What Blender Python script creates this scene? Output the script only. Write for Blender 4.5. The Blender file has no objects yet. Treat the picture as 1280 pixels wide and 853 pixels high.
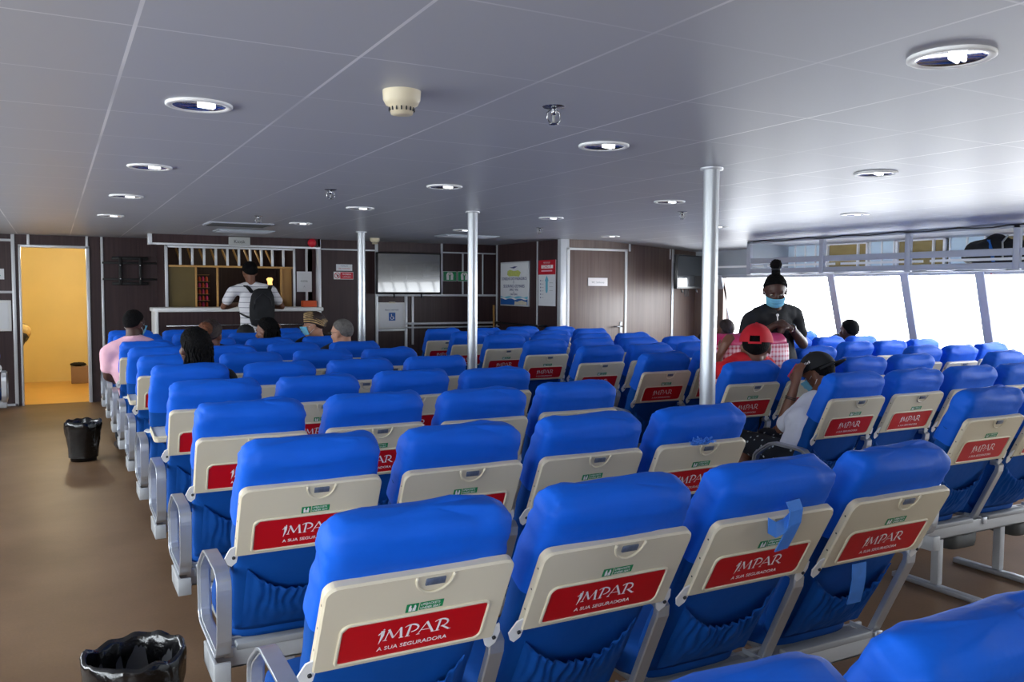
import bpy, bmesh, math, random
from mathutils import Vector, Matrix, noise
random.seed(7)
PI=math.pi
R=math.radians
scn=bpy.context.scene
COL=scn.collection

# ------------------------------------------------------------------ materials
def srgb(r,g,b):
    f=lambda c:(c/255/12.92) if c/255<=.04045 else ((c/255+.055)/1.055)**2.4
    return (f(r),f(g),f(b),1)
def mat(name,col,rough=.5,metal=0,var=.08,scale=8,bump=0,bscale=40,spec=.5,coat=0,sheen=0,stretch=(1,1,1)):
    m=bpy.data.materials.new(name); m.use_nodes=True
    nt=m.node_tree; b=nt.nodes['Principled BSDF']
    b.inputs['Roughness'].default_value=rough; b.inputs['Metallic'].default_value=metal
    b.inputs['Specular IOR Level'].default_value=spec
    b.inputs['Coat Weight'].default_value=coat; b.inputs['Sheen Weight'].default_value=sheen
    tc=nt.nodes.new('ShaderNodeTexCoord'); mp=nt.nodes.new('ShaderNodeMapping'); mp.inputs['Scale'].default_value=stretch
    nt.links.new(tc.outputs['Object'],mp.inputs['Vector'])
    n=nt.nodes.new('ShaderNodeTexNoise'); n.inputs['Scale'].default_value=scale; n.inputs['Detail'].default_value=4
    nt.links.new(mp.outputs[0],n.inputs['Vector'])
    r=nt.nodes.new('ShaderNodeValToRGB')
    r.color_ramp.elements[0].position=.3; r.color_ramp.elements[1].position=.7
    c=col if len(col)==4 else (*col,1)
    r.color_ramp.elements[0].color=tuple(x*(1-var) for x in c[:3])+(1,)
    r.color_ramp.elements[1].color=tuple(min(1,x*(1+var)) for x in c[:3])+(1,)
    nt.links.new(n.outputs[0],r.inputs[0]); nt.links.new(r.outputs[0],b.inputs['Base Color'])
    if bump:
        n2=nt.nodes.new('ShaderNodeTexNoise'); n2.inputs['Scale'].default_value=bscale; n2.inputs['Detail'].default_value=3
        nt.links.new(mp.outputs[0],n2.inputs['Vector'])
        bp=nt.nodes.new('ShaderNodeBump'); bp.inputs['Strength'].default_value=bump; bp.inputs['Distance'].default_value=.01
        nt.links.new(n2.outputs[0],bp.inputs['Height']); nt.links.new(bp.outputs[0],b.inputs['Normal'])
    return m
def emis(name,col,s):
    m=bpy.data.materials.new(name); m.use_nodes=True; nt=m.node_tree
    b=nt.nodes['Principled BSDF']; b.inputs['Base Color'].default_value=col
    b.inputs['Emission Color'].default_value=col; b.inputs['Emission Strength'].default_value=s
    return m
M={}
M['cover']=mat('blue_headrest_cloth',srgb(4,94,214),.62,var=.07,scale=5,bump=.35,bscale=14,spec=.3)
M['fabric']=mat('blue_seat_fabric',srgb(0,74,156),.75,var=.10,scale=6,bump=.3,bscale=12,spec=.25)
M['cream']=mat('cream_plastic',srgb(220,210,184),.42,var=.02,scale=4)
M['tray_inner']=mat('tray_inner_plastic',srgb(190,195,200),.4,var=.02)
M['red']=mat('red_advert',srgb(200,8,26),.35,var=.03,scale=5)
M['white']=mat('white_paint',srgb(235,236,235),.45,var=.02)
M['whitetext']=mat('white_print',srgb(245,240,240),.5,var=.01)
M['green']=mat('green_sticker',srgb(0,140,80),.4,var=.03)
M['dark']=mat('dark_plastic',srgb(30,32,38),.4,var=.1)
M['latch']=mat('latch_label',srgb(95,105,125),.4,var=.25,scale=60)
M['alu']=mat('satin_aluminium',srgb(198,202,208),.36,metal=.75,var=.04,scale=12)
M['alupaint']=mat('grey_white_metal',srgb(176,179,182),.45,metal=.2,var=.03)
M['trim']=mat('white_trim_metal',srgb(215,218,222),.35,metal=.3,var=.02)
M['pillar']=mat('pillar_painted_steel',srgb(205,210,214),.3,metal=.35,var=.04,scale=3,coat=.3)
M['greyplastic']=mat('grey_pan',srgb(150,153,155),.5,var=.04)
M['darkgrey']=mat('dark_grey_box',srgb(72,74,74),.6,var=.08)
M['blackbag']=mat('black_bin_liner',srgb(10,10,12),.17,var=.2,bump=.5,bscale=26,coat=.4)
M['black']=mat('black_cloth',srgb(16,17,22),.8,var=.15,bump=.2)
M['skin_dark']=mat('skin_dark',srgb(74,46,36),.5,var=.08,scale=14)
M['skin_mid']=mat('skin_brown',srgb(116,76,58),.5,var=.07,scale=14)
M['skin_light']=mat('skin_light',srgb(188,138,112),.5,var=.06,scale=14)
M['hair']=mat('black_hair',srgb(9,8,9),.8,var=.25,bump=.9,bscale=120,spec=.15)
M['bun']=mat('auburn_hair',srgb(104,64,44),.7,var=.35,scale=30,bump=.9,bscale=90,spec=.2)
M['hair_brown']=mat('brown_hair',srgb(46,30,25),.55,var=.35,scale=30,bump=.9,bscale=90)
M['hair_grey']=mat('grey_hair',srgb(98,94,90),.7,var=.3,scale=40,bump=.8,bscale=150)
M['hair_blonde']=mat('blonde_braid',srgb(176,146,98),.55,var=.4,scale=40)
M['pink']=mat('pink_shirt_cloth',srgb(244,190,204),.8,var=.06,scale=9,bump=.3,bscale=16)
M['pinkdark']=mat('pink_item',srgb(214,60,110),.6,var=.2,scale=30)
M['redcloth']=mat('red_shirt_cloth',srgb(214,16,34),.8,var=.08,bump=.3,bscale=14)
M['redcap']=mat('red_cap_cloth',srgb(190,12,32),.75,var=.06)
M['whitecloth']=mat('white_shirt_cloth',srgb(218,220,232),.85,var=.04,scale=6,bump=.5,bscale=16)
M['mask']=mat('mask_cloth',srgb(120,196,226),.75,var=.05)
M['cardboard']=mat('cardboard',srgb(146,118,98),.85,var=.06)
M['khaki']=mat('khaki_cloth',srgb(196,170,118),.85,var=.1,scale=10,bump=.3)
M['trousers']=mat('dark_trousers',srgb(32,34,42),.85,var=.15,bump=.3)
M['yellowwall']=mat('corridor_yellow_wall',srgb(228,208,146),.55,var=.03,scale=2)
M['yellowfloor']=mat('corridor_floor',srgb(205,160,84),.35,var=.04,scale=3)
M['orange']=mat('orange_box',srgb(214,84,34),.6,var=.04)
M['wood']=mat('pale_wood',srgb(186,140,78),.5,var=.12,scale=10,stretch=(1,1,.2))
M['steel']=mat('steel',srgb(170,172,176),.25,metal=1,var=.05)
M['offwhite']=mat('detector_plastic',srgb(218,206,176),.45,var=.02)
M['screen']=mat('tv_screen',srgb(24,26,28),.12,var=.02,spec=.9,coat=.6)
M['tvbody']=mat('tv_body',srgb(14,15,18),.35,var=.05)
M['paper']=mat('paper',srgb(226,228,232),.7,var=.02)
M['bluepanel']=mat('pale_blue_panel',srgb(205,226,236),.4,var=.03)
M['rack']=mat('rack_grey',srgb(176,180,190),.45,metal=.1,var=.04)
M['greypanel']=mat('grey_blue_panel',srgb(168,176,184),.45,var=.02)
M['posterblue']=mat('poster_blue',srgb(28,92,168),.5,var=.03)
M['postercyan']=mat('poster_cyan',srgb(110,190,215),.5,var=.03)
M['navytext']=mat('navy_print',srgb(50,58,120),.5,var=.02)
M['yellowgreen']=mat('map_yellow_green',srgb(196,204,110),.5,var=.1,scale=30)
M['sand']=mat('poster_sand',srgb(214,206,186),.5,var=.12,scale=40)
M['redsign']=mat('red_sign',srgb(196,24,46),.5,var=.03)
M['greysign']=mat('kiosk_sign_grey',srgb(170,172,170),.5,var=.02)
M['olive']=mat('olive_sliding_pane',srgb(104,90,56),.25,var=.1,scale=3)
M['brackets']=mat('bracket_black',srgb(6,6,8),.5,var=.1)
def ribbed(name,col,per):
    m=mat(name,col,.4,var=.02); return m
# glass pane: mostly transparent with fresnel gloss
m=bpy.data.materials.new('window_glass'); m.use_nodes=True; nt=m.node_tree
for n in list(nt.nodes):
    if n.type!='OUTPUT_MATERIAL': nt.nodes.remove(n)
o=[n for n in nt.nodes if n.type=='OUTPUT_MATERIAL'][0]
tr=nt.nodes.new('ShaderNodeBsdfTransparent'); tr.inputs[0].default_value=(.93,.95,.96,1)
gl=nt.nodes.new('ShaderNodeBsdfGlossy'); gl.inputs['Roughness'].default_value=.02
mx=nt.nodes.new('ShaderNodeMixShader'); mx.inputs[0].default_value=.05; nt.links.new(tr.outputs[0],mx.inputs[1]); nt.links.new(gl.outputs[0],mx.inputs[2]); nt.links.new(mx.outputs[0],o.inputs[0])
M['glass']=m
m=m.copy(); m.name='tinted_amber_glass'; M['amber']=m
[n for n in m.node_tree.nodes if n.type=='BSDF_TRANSPARENT'][0].inputs[0].default_value=srgb(196,180,120)

def node_mat(name,build):
    m=bpy.data.materials.new(name); m.use_nodes=True; nt=m.node_tree; b=nt.nodes['Principled BSDF']; build(nt,b); return m
def math_node(nt,op,a,b=None,c=None):
    n=nt.nodes.new('ShaderNodeMath'); n.operation=op
    for i,v in enumerate((a,b,c)):
        if v is None: continue
        if isinstance(v,(int,float)): n.inputs[i].default_value=v
        else: nt.links.new(v,n.inputs[i])
    return n.outputs[0]
def ceil_build(nt,b):
    g=nt.nodes.new('ShaderNodeNewGeometry'); s=nt.nodes.new('ShaderNodeSeparateXYZ'); nt.links.new(g.outputs['Position'],s.inputs[0])
    def line(sock,off,per,w):
        a=math_node(nt,'ADD',sock,off); a=math_node(nt,'DIVIDE',a,per); f=math_node(nt,'FRACT',a)
        f=math_node(nt,'SUBTRACT',f,.5); f=math_node(nt,'ABSOLUTE',f); return math_node(nt,'LESS_THAN',f,w/per/2)
    lx=line(s.outputs[0],-.19+.286+5.72,.572,.010); ly=line(s.outputs[1],-.04+.286+5.72,.572,.008)
    # short panels are only jointed on every second course, patchy
    l=math_node(nt,'MAXIMUM',lx,math_node(nt,'MULTIPLY',ly,.55))
    n=nt.nodes.new('ShaderNodeTexNoise'); n.inputs['Scale'].default_value=.9; n.inputs['Detail'].default_value=3; nt.links.new(g.outputs['Position'],n.inputs['Vector'])
    vis=nt.nodes.new('ShaderNodeMapRange'); vis.inputs[1].default_value=.38; vis.inputs[2].default_value=.56; nt.links.new(n.outputs[0],vis.inputs[0])
    l2=math_node(nt,'MULTIPLY',l,math_node(nt,'MULTIPLY_ADD',vis.outputs[0],.5,.25))
    mx=nt.nodes.new('ShaderNodeMix'); mx.data_type='RGBA'; mx.inputs[6].default_value=srgb(182,185,192); mx.inputs[7].default_value=srgb(250,250,252)
    nt.links.new(l2,mx.inputs[0]); nt.links.new(mx.outputs[2],b.inputs['Base Color'])
    b.inputs['Roughness'].default_value=.42; b.inputs['Specular IOR Level'].default_value=.32
    n2=nt.nodes.new('ShaderNodeTexNoise'); n2.inputs['Scale'].default_value=2.2; n2.inputs['Detail'].default_value=2; nt.links.new(g.outputs['Position'],n2.inputs['Vector'])
    bp=nt.nodes.new('ShaderNodeBump'); bp.inputs['Strength'].default_value=.07; bp.inputs['Distance'].default_value=.02; nt.links.new(n2.outputs[0],bp.inputs['Height']); nt.links.new(bp.outputs[0],b.inputs['Normal'])
M['ceiling']=node_mat('satin_ceiling_panels',ceil_build)
def floor_build(nt,b):
    g=nt.nodes.new('ShaderNodeNewGeometry')
    n=nt.nodes.new('ShaderNodeTexNoise'); n.inputs['Scale'].default_value=1.6; n.inputs['Detail'].default_value=6; nt.links.new(g.outputs['Position'],n.inputs['Vector'])
    r=nt.nodes.new('ShaderNodeValToRGB'); r.color_ramp.elements[0].position=.32; r.color_ramp.elements[1].position=.7
    r.color_ramp.elements[0].color=srgb(114,88,64); r.color_ramp.elements[1].color=srgb(136,108,82); nt.links.new(n.outputs[0],r.inputs[0])
    f=nt.nodes.new('ShaderNodeTexNoise'); f.inputs['Scale'].default_value=90; nt.links.new(g.outputs['Position'],f.inputs['Vector'])
    mx=nt.nodes.new('ShaderNodeMix'); mx.data_type='RGBA'; mx.blend_type='MULTIPLY'; mx.inputs[0].default_value=.25
    nt.links.new(r.outputs[0],mx.inputs[6]); nt.links.new(f.outputs[0],mx.inputs[7]); nt.links.new(mx.outputs[2],b.inputs['Base Color'])
    b.inputs['Roughness'].default_value=.42; b.inputs['Specular IOR Level'].default_value=.18
M['floor']=node_mat('worn_vinyl_floor',floor_build)
def wallw(c0,c1):
    def f(nt,b):
        g=nt.nodes.new('ShaderNodeNewGeometry'); mp=nt.nodes.new('ShaderNodeMapping'); mp.inputs['Scale'].default_value=(26,26,.8)
        nt.links.new(g.outputs['Position'],mp.inputs[0]); n=nt.nodes.new('ShaderNodeTexNoise'); n.inputs['Scale'].default_value=1.5; n.inputs['Detail'].default_value=5
        nt.links.new(mp.outputs[0],n.inputs['Vector']); r=nt.nodes.new('ShaderNodeValToRGB'); r.color_ramp.elements[0].position=.3; r.color_ramp.elements[1].position=.75
        r.color_ramp.elements[0].color=c0; r.color_ramp.elements[1].color=c1; nt.links.new(n.outputs[0],r.inputs[0]); nt.links.new(r.outputs[0],b.inputs['Base Color'])
        b.inputs['Roughness'].default_value=.4; b.inputs['Specular IOR Level'].default_value=.32
    return f
M['wall']=node_mat('dark_wood_laminate',wallw(srgb(52,37,39),srgb(70,52,53)))
M['wallr']=node_mat('window_lit_wood_laminate',wallw(srgb(104,86,80),srgb(126,108,100)))  # same laminate, window light brightening put into its base colour
_b=M['wallr'].node_tree.nodes['Principled BSDF']; _b.inputs['Roughness'].default_value=.4; _b.inputs['Specular IOR Level'].default_value=.55
M['reflector']=mat('lamp_reflector',srgb(200,200,205),.12,metal=1,var=.02)
M['bulb']=emis('lamp_tube',(.95,.97,1,1),.9)
M['warmlamp']=emis('warm_lamp',(1,.82,.5,1),5)
M['poster_glow']=emis('kiosk_backlit_card',srgb(255,204,120),.45)
def gingham(nt,b):
    tc=nt.nodes.new('ShaderNodeTexCoord'); s=nt.nodes.new('ShaderNodeSeparateXYZ'); nt.links.new(tc.outputs['Object'],s.inputs[0])
    def st(k):
        a=math_node(nt,'FRACT',math_node(nt,'ADD',math_node(nt,'DIVIDE',s.outputs[k],.034),40)); return math_node(nt,'LESS_THAN',a,.42)
    t=math_node(nt,'MULTIPLY',math_node(nt,'ADD',st(0),st(2)),.5)
    mx=nt.nodes.new('ShaderNodeMix'); mx.data_type='RGBA'; mx.inputs[6].default_value=srgb(240,205,215); mx.inputs[7].default_value=srgb(196,50,84)
    nt.links.new(t,mx.inputs[0]); nt.links.new(mx.outputs[2],b.inputs['Base Color']); b.inputs['Roughness'].default_value=.5
M['gingham']=node_mat('pink_gingham',gingham)
def stripes(nt,b):
    tc=nt.nodes.new('ShaderNodeTexCoord'); s=nt.nodes.new('ShaderNodeSeparateXYZ'); nt.links.new(tc.outputs['Object'],s.inputs[0])
    a=math_node(nt,'FRACT',math_node(nt,'DIVIDE',s.outputs[2],.062)); t=math_node(nt,'LESS_THAN',a,.10)
    mx=nt.nodes.new('ShaderNodeMix'); mx.data_type='RGBA'; mx.inputs[6].default_value=srgb(226,224,228); mx.inputs[7].default_value=srgb(110,112,124)
    nt.links.new(t,mx.inputs[0]); nt.links.new(mx.outputs[2],b.inputs['Base Color']); b.inputs['Roughness'].default_value=.8
M['stripe']=node_mat('white_striped_shirt',stripes)
def floral(nt,b):
    tc=nt.nodes.new('ShaderNodeTexCoord'); v=nt.nodes.new('ShaderNodeTexVoronoi'); v.inputs['Scale'].default_value=26; nt.links.new(tc.outputs['Object'],v.inputs['Vector'])
    r=nt.nodes.new('ShaderNodeValToRGB'); e=r.color_ramp.elements; e[0].position=.14; e[0].color=srgb(190,200,205); e[1].position=.22; e[1].color=srgb(18,24,34)
    nt.links.new(v.outputs[0],r.inputs[0]); nt.links.new(r.outputs[0],b.inputs['Base Color']); b.inputs['Roughness'].default_value=.8
M['floral']=node_mat('patterned_shorts',floral)

# ------------------------------------------------------------------ mesh helpers
class MB:
    """collects faces with several materials and links them as one object"""
    def __init__(s): s.bm=bmesh.new(); s.mats=[]
    def mi(s,m):
        if m not in s.mats: s.mats.append(m)
        return s.mats.index(m)
    def _f(s,faces,m,smooth=False):
        i=s.mi(m)
        for f in faces: f.material_index=i; f.smooth=smooth
    def box(s,x0,x1,y0,y1,z0,z1,m,bev=0,mtx=None):
        r=bmesh.ops.create_cube(s.bm,size=1); vs=r['verts']
        for v in vs: v.co=Vector(((x0+x1)/2+v.co.x*(x1-x0),(y0+y1)/2+v.co.y*(y1-y0),(z0+z1)/2+v.co.z*(z1-z0)))
        fs=list({f for v in vs for f in v.link_faces})
        if bev:
            es=list({e for v in vs for e in v.link_edges})
            rr=bmesh.ops.bevel(s.bm,geom=es,offset=bev,segments=2,affect='EDGES',profile=.5)
            vs=list({v for f in rr['faces'] for v in f.verts}|{v for v in vs if v.is_valid}); fs=list({f for v in vs for f in v.link_faces})
        if mtx is not None:
            for v in vs: v.co=mtx@v.co
        s._f(fs,m,bool(bev)); return vs
    def poly(s,pts,m,thick=None,axis=Vector((0,1,0)),smooth=False):
        """flat polygon, optionally extruded along axis*thick"""
        vs=[s.bm.verts.new(p) for p in pts]; f=s.bm.faces.new(vs); fs=[f]
        if thick:
            a=axis*thick; v2=[s.bm.verts.new(Vector(p)+a) for p in pts]
            fs.append(s.bm.faces.new(v2[::-1])); n=len(vs)
            for i in range(n): fs.append(s.bm.faces.new((vs[i],v2[i],v2[(i+1)%n],vs[(i+1)%n])))
        bmesh.ops.recalc_face_normals(s.bm,faces=fs)
        s._f(fs,m,smooth); return fs
    def loft(s,rings,m,cap=True,smooth=True,closed=False):
        vr=[[s.bm.verts.new(p) for p in r] for r in rings]; n=len(vr[0]); fs=[]
        k=len(vr)
        for i in range(k if closed else k-1):
            a,b=vr[i],vr[(i+1)%k]
            for j in range(n): fs.append(s.bm.faces.new((a[j],a[(j+1)%n],b[(j+1)%n],b[j])))
        if cap and not closed:
            fs.append(s.bm.faces.new(vr[0][::-1])); fs.append(s.bm.faces.new(vr[-1]))
        bmesh.ops.recalc_face_normals(s.bm,faces=fs)
        s._f(fs,m,smooth); return vr
    def tube(s,pts,r,m,n=10,closed=False,flat=None):
        """sweep a circle (radius r or list) along pts"""
        P=[Vector(p) for p in pts]; k=len(P); rr=r if isinstance(r,(list,tuple)) else [r]*k
        rings=[]; up=None
        for i in range(k):
            if closed: t=P[(i+1)%k]-P[(i-1)%k]
            else: t=P[min(i+1,k-1)]-P[max(i-1,0)]
            if t.length<1e-9: t=Vector((0,0,1))
            t.normalize()
            if up is None: up=t.orthogonal().normalized()
            up=(up-t*up.dot(t)); up=up.normalized() if up.length>1e-6 else t.orthogonal().normalized()
            sd=t.cross(up)
            rings.append([P[i]+(up*math.cos(a)+sd*math.sin(a))*rr[i] for a in (2*PI*j/n for j in range(n))])
        return s.loft(rings,m,cap=not closed,closed=closed)
    def strip(s,pts,w,t,m,side,closed=False,bev=True):
        """sweep a flat bar (width w along side, thickness t) along pts"""
        P=[Vector(p) for p in pts]; k=len(P); side=Vector(side).normalized(); rings=[]
        for i in range(k):
            tg=(P[(i+1)%k]-P[(i-1)%k]) if closed else (P[min(i+1,k-1)]-P[max(i-1,0)])
            tg.normalize(); nn=tg.cross(side).normalized()
            e=.15*t
            prof=[(-w/2+e,-t/2),(w/2-e,-t/2),(w/2,-t/2+e),(w/2,t/2-e),(w/2-e,t/2),(-w/2+e,t/2),(-w/2,t/2-e),(-w/2,-t/2+e)]
            rings.append([P[i]+side*a+nn*b for a,b in prof])
        return s.loft(rings,m,cap=not closed,closed=closed,smooth=False)
    def lathe(s,prof,m,n=32,c=(0,0,0),smooth=True,cap=False):
        rings=[[Vector((c[0]+r*math.cos(2*PI*j/n),c[1]+r*math.sin(2*PI*j/n),c[2]+z)) for j in range(n)] for r,z in prof]
        return s.loft(rings,m,cap=cap,smooth=smooth)
    def sphere(s,c,r,m,u=20,v=12,fn=None):
        rr=r if isinstance(r,(tuple,list)) else (r,r,r)
        res=bmesh.ops.create_uvsphere(s.bm,u_segments=u,v_segments=v,radius=1); vs=res['verts']
        for p in vs:
            d=p.co.copy(); k=fn(d) if fn else 1
            p.co=Vector((c[0]+d.x*rr[0]*k,c[1]+d.y*rr[1]*k,c[2]+d.z*rr[2]*k))
        s._f({f for p in vs for f in p.link_faces},m,True); return vs
    def add_mesh(s,me,mtx,m):
        i=s.mi(m); vs=[s.bm.verts.new(mtx@v.co) for v in me.vertices]
        for p in me.polygons:
            try: f=s.bm.faces.new([vs[k] for k in p.vertices]); f.material_index=i
            except ValueError: pass
    def text(s,txt,size,m,mtx,thick=0.0008,align='LEFT',sx=1.0):
        me=text_mesh(txt,size,thick,align)
        s.add_mesh(me,mtx@Matrix.Diagonal((sx,1,1,1)),m)
    def mesh(s,name):
        me=bpy.data.meshes.new(name); s.bm.to_mesh(me); s.bm.free()
        for m in s.mats: me.materials.append(m)
        return me
    def build(s,name,parent=None,loc=None,rot=None):
        o=bpy.data.objects.new(name,s.mesh(name)); COL.objects.link(o)
        if parent: o.parent=parent
        if loc: o.location=loc
        if rot: o.rotation_euler=rot
        return o
_tc={}
def text_mesh(txt,size,thick,align):
    k=(txt,size,thick,align)
    if k not in _tc:
        cu=bpy.data.curves.new('t','FONT'); cu.body=txt; cu.size=size; cu.extrude=thick; cu.align_x=align; cu.resolution_u=3
        o=bpy.data.objects.new('t',cu); COL.objects.link(o)
        dg=bpy.context.evaluated_depsgraph_get(); dg.update()
        _tc[k]=bpy.data.meshes.new_from_object(o.evaluated_get(dg))
        bpy.data.objects.remove(o); bpy.data.curves.remove(cu)
    return _tc[k]
FACE_BACK=Matrix.Rotation(R(90),4,'X')           # text plane facing -y
def at(x,y,z): return Matrix.Translation((x,y,z))
def tag(o,label=None,cat=None,group=None,kind=None):
    if label: o['label']=label
    if cat: o['category']=cat
    if group: o['group']=group
    if kind: o['kind']=kind
    return o
def empty(name,loc=(0,0,0),rz=0):
    o=bpy.data.objects.new(name,None); COL.objects.link(o); o.location=loc; o.rotation_euler=(0,0,rz); o.empty_display_size=.1; return o
def children(o,idx={}):
    return [c for c in bpy.data.objects if c.parent==o]
def copy_tree(o,parent=None,skip=()):
    c=o.copy(); COL.objects.link(c)
    if parent: c.parent=parent
    for ch in o.get('_ch',[]) if False else KIDS.get(o.name,[]):
        if ch.name.split('.')[0] in skip: continue
        copy_tree(ch,c,skip)
    return c
KIDS={}
def kid(parent,o): KIDS.setdefault(parent.name,[]).append(o); return o
def struct(name,mb,parent=None):
    o=mb.build(name,parent)
    if not parent: tag(o,kind='structure')
    return o
def superring(cx,cy,z,rx,ry,n=28,e=4.0,rot=0):
    pts=[]
    for j in range(n):
        a=2*PI*j/n; c,s_=math.cos(a),math.sin(a)
        x=abs(c)**(2/e)*math.copysign(1,c)*rx; y=abs(s_)**(2/e)*math.copysign(1,s_)*ry
        pts.append(Vector((cx+x,cy+y,z)))
    return pts
def rrect(w,h,r,cx=0,cz=0,n=5,rs=None):
    rs=rs or (r,)*4; pts=[]   # order: BL, BR, TR, TL radii
    for (sx,sz,a0),rad in zip(((-1,-1,180),(1,-1,270),(1,1,0),(-1,1,90)),rs):
        for k in range(n+1):
            a=R(a0+90*k/n); pts.append((cx+sx*(w/2-rad)+rad*math.cos(a),cz+sz*(h/2-rad)+rad*math.sin(a)))
    return pts

# ------------------------------------------------------------------ seat
TH=R(24.9); PIV=Vector((0,.045,.37))
def head_cover_mesh(seed):
    mb=MB(); rings=[]; s0,s1=.44,.708; N=30; r=.054
    off=Vector((seed*7.3,seed*3.1,0))
    for i in range(N+1):
        t=i/N; s=s0+(s1-s0)*(1-(1-t)**1.35)
        k=max(0,(s-(s1-r))/r); q=math.sqrt(max(0,1-min(k,.985)**2))
        hw=.219-.014*t-(1-q)*.055; th=.059*(.3+.7*q) if k>0 else .059
        
        ring=superring(0,.045,s,hw,th,n=56,e=5.2)
        for p in ring:
            # gathered cloth: creases fan out from the top corners and fade lower down
            d=noise.noise(Vector((p.x*14,p.y*9,p.z*20))+off)*.007+noise.noise(Vector((p.x*34+p.z*60,p.y*30,p.z*14-p.x*20))+off)*.0105*max(0,t-.35)/.65
            d+=math.sin(p.x*130+6*noise.noise(Vector((p.x*9,p.z*14,seed))))*.0040*max(0,t-.55)
            d*=min(1,.15+t*2.5)
            c=Vector((0,.045,p.z)); dr=(p-c); dr.normalize(); p+=dr*d; p.z+=noise.noise(Vector((p.x*13,seed*5,p.y*20)))*.013*t
        rings.append(ring)
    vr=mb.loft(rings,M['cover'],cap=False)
    # closed dome top
    top=vr[-1]; c=Vector((0,.045,s1+.006)); prev=top
    for f in (.66,.33):
        nx=[mb.bm.verts.new(c+(v.co-c)*f+Vector((0,0,.003*(1-f)))) for v in top]
        fs=[mb.bm.faces.new((prev[j],prev[(j+1)%56],nx[(j+1)%56],nx[j])) for j in range(56)]; mb._f(fs,M['cover'],True); prev=nx
    mb._f([mb.bm.faces.new(prev)],M['cover'],True)
    bmesh.ops.recalc_face_normals(mb.bm,faces=mb.bm.faces[:])
    return mb.mesh('head_cover')
def backrest_mesh(seed=0):
    mb=MB(); rings=[]
    for i in range(19):
        t=i/18; s=-.01+.52*t
        hw=.196+.016*min(1,t*1.4); th=.045+.004*math.sin(PI*t)
        if t<.06: hw-=.008; th-=.008
        ring=superring(0,.045,s,hw,th,n=44,e=4.2)
        for p in ring:
            d=noise.noise(Vector((p.x*10,p.y*8,p.z*12+seed)))*.005; dr=(p-Vector((0,.045,p.z))).normalized(); p+=dr*d
        rings.append(ring)
    mb.loft(rings,M['fabric']); return mb.mesh('backrest')
def pocket_mesh(seed=0):
    mb=MB(); NU,NV=60,14; g=[]
    for layer in (0,1):
        gg=[]
        for v in range(NV+1):
            row=[]
            for u in range(NU+1):
                a=u/NU*2-1; x=a*.168; t=v/NV
                top=.275-.085*(1-abs(a)**2.2); s=.02+(top-.02)*t
                bul=.004+.030*math.sin(PI*min(1,t*.62))*(1-abs(a)**3)+.004*t
                pl=(math.sin(a*38+2.5*noise.noise(Vector((a*3,t*2,seed)))*2)*.0058*(t**1.3)+noise.noise(Vector((a*5,t*4,seed+3)))*.006)*(1-abs(a)**6)
                y=.0-.001-bul-pl-(0 if layer==0 else -.004)
                row.append(mb.bm.verts.new((x,y,s+(.0 if layer==0 else -.001))))
            gg.append(row)
        g.append(gg)
    fs=[]
    for k,gg in enumerate(g):
        for v in range(NV):
            for u in range(NU):
                q=(gg[v][u],gg[v][u+1],gg[v+1][u+1],gg[v+1][u]); fs.append(mb.bm.faces.new(q if k==0 else q[::-1]))
    for u in range(NU): fs.append(mb.bm.faces.new((g[0][NV][u],g[0][NV][u+1],g[1][NV][u+1],g[1][NV][u])))
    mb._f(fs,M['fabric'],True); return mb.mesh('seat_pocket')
def cushion_mesh():
    mb=MB(); rings=[]
    for i,(z,k) in enumerate([(.325,.86),(.335,.97),(.36,1),(.40,1),(.425,.97),(.438,.86),(.442,.5)]):
        ring=superring(0,.27,z,.208*k,.205*k,n=40,e=4.5)
        for p in ring: p.z+=.012*(p.y-.27)/.2
        rings.append(ring)
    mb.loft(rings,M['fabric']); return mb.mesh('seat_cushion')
def pan_mesh():
    mb=MB(); mb.box(-.2,.2,.03,.44,.315,.335,M['greyplastic'],.006); mb.box(-.19,.19,-.012,.03,.33,.352,M['greyplastic'],.004); return mb.mesh('seat_pan')
def armrest_mesh(x=0):
    mb=MB(); P=[(-.085,.36),(-.105,.40),(-.118,.56),(-.112,.592),(-.088,.612),(-.05,.618),(.13,.622),(.165,.612),(.262,.548),(.28,.525),(.286,.49),(.278,.38),(.262,.355),(.235,.345),(-.06,.342)]
    # denser rounded outline
    pts=[Vector((x,y,z)) for y,z in P]; out=[]
    n=len(pts)
    for i in range(n):
        a,b,c=pts[i-1],pts[i],pts[(i+1)%n]; out+= [b.lerp(a,.22),b.lerp(b.lerp(a,.5).lerp(b.lerp(c,.5),.5),.18),b.lerp(c,.22)]
    mb.strip(out,.044,.009,M['alu'],(1,0,0),closed=True)
    ins=[Vector((x,.085+(p.y-.085)*.93,.482+(p.z-.482)*.93)) for p in out]
    mb.strip(ins,.030,.006,M['alu'],(1,0,0),closed=True)
    return mb.mesh('armrest')
def siderail_mesh(x):
    mb=MB(); u=Vector((0,-math.sin(TH),math.cos(TH))); b=Vector((x,.03,.335))
    pts=[b+u*s for s in (0,.08,.16,.24,.30)]+[b+u*.325+Vector((0,.008,0)),b+u*.337+Vector((0,.026,0)),b+u*.337+Vector((0,.05,0))]
    mb.strip(pts,.042,.022,M['alu'],(1,0,0)); return mb.mesh('side_rail')
def stroke(mb,p0,p1,w0,w1,m,y):
    a=Vector((p0[0],0,p0[1])); b=Vector((p1[0],0,p1[1])); d=(b-a); 
    if d.length<1e-6: return
    d.normalize(); n=Vector((-d.z,0,d.x))
    pts=[a+n*w0/2,a-n*w0/2,b-n*w1/2,b+n*w1/2]
    mb.poly([(p.x,y,p.z) for p in pts],m)
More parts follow.
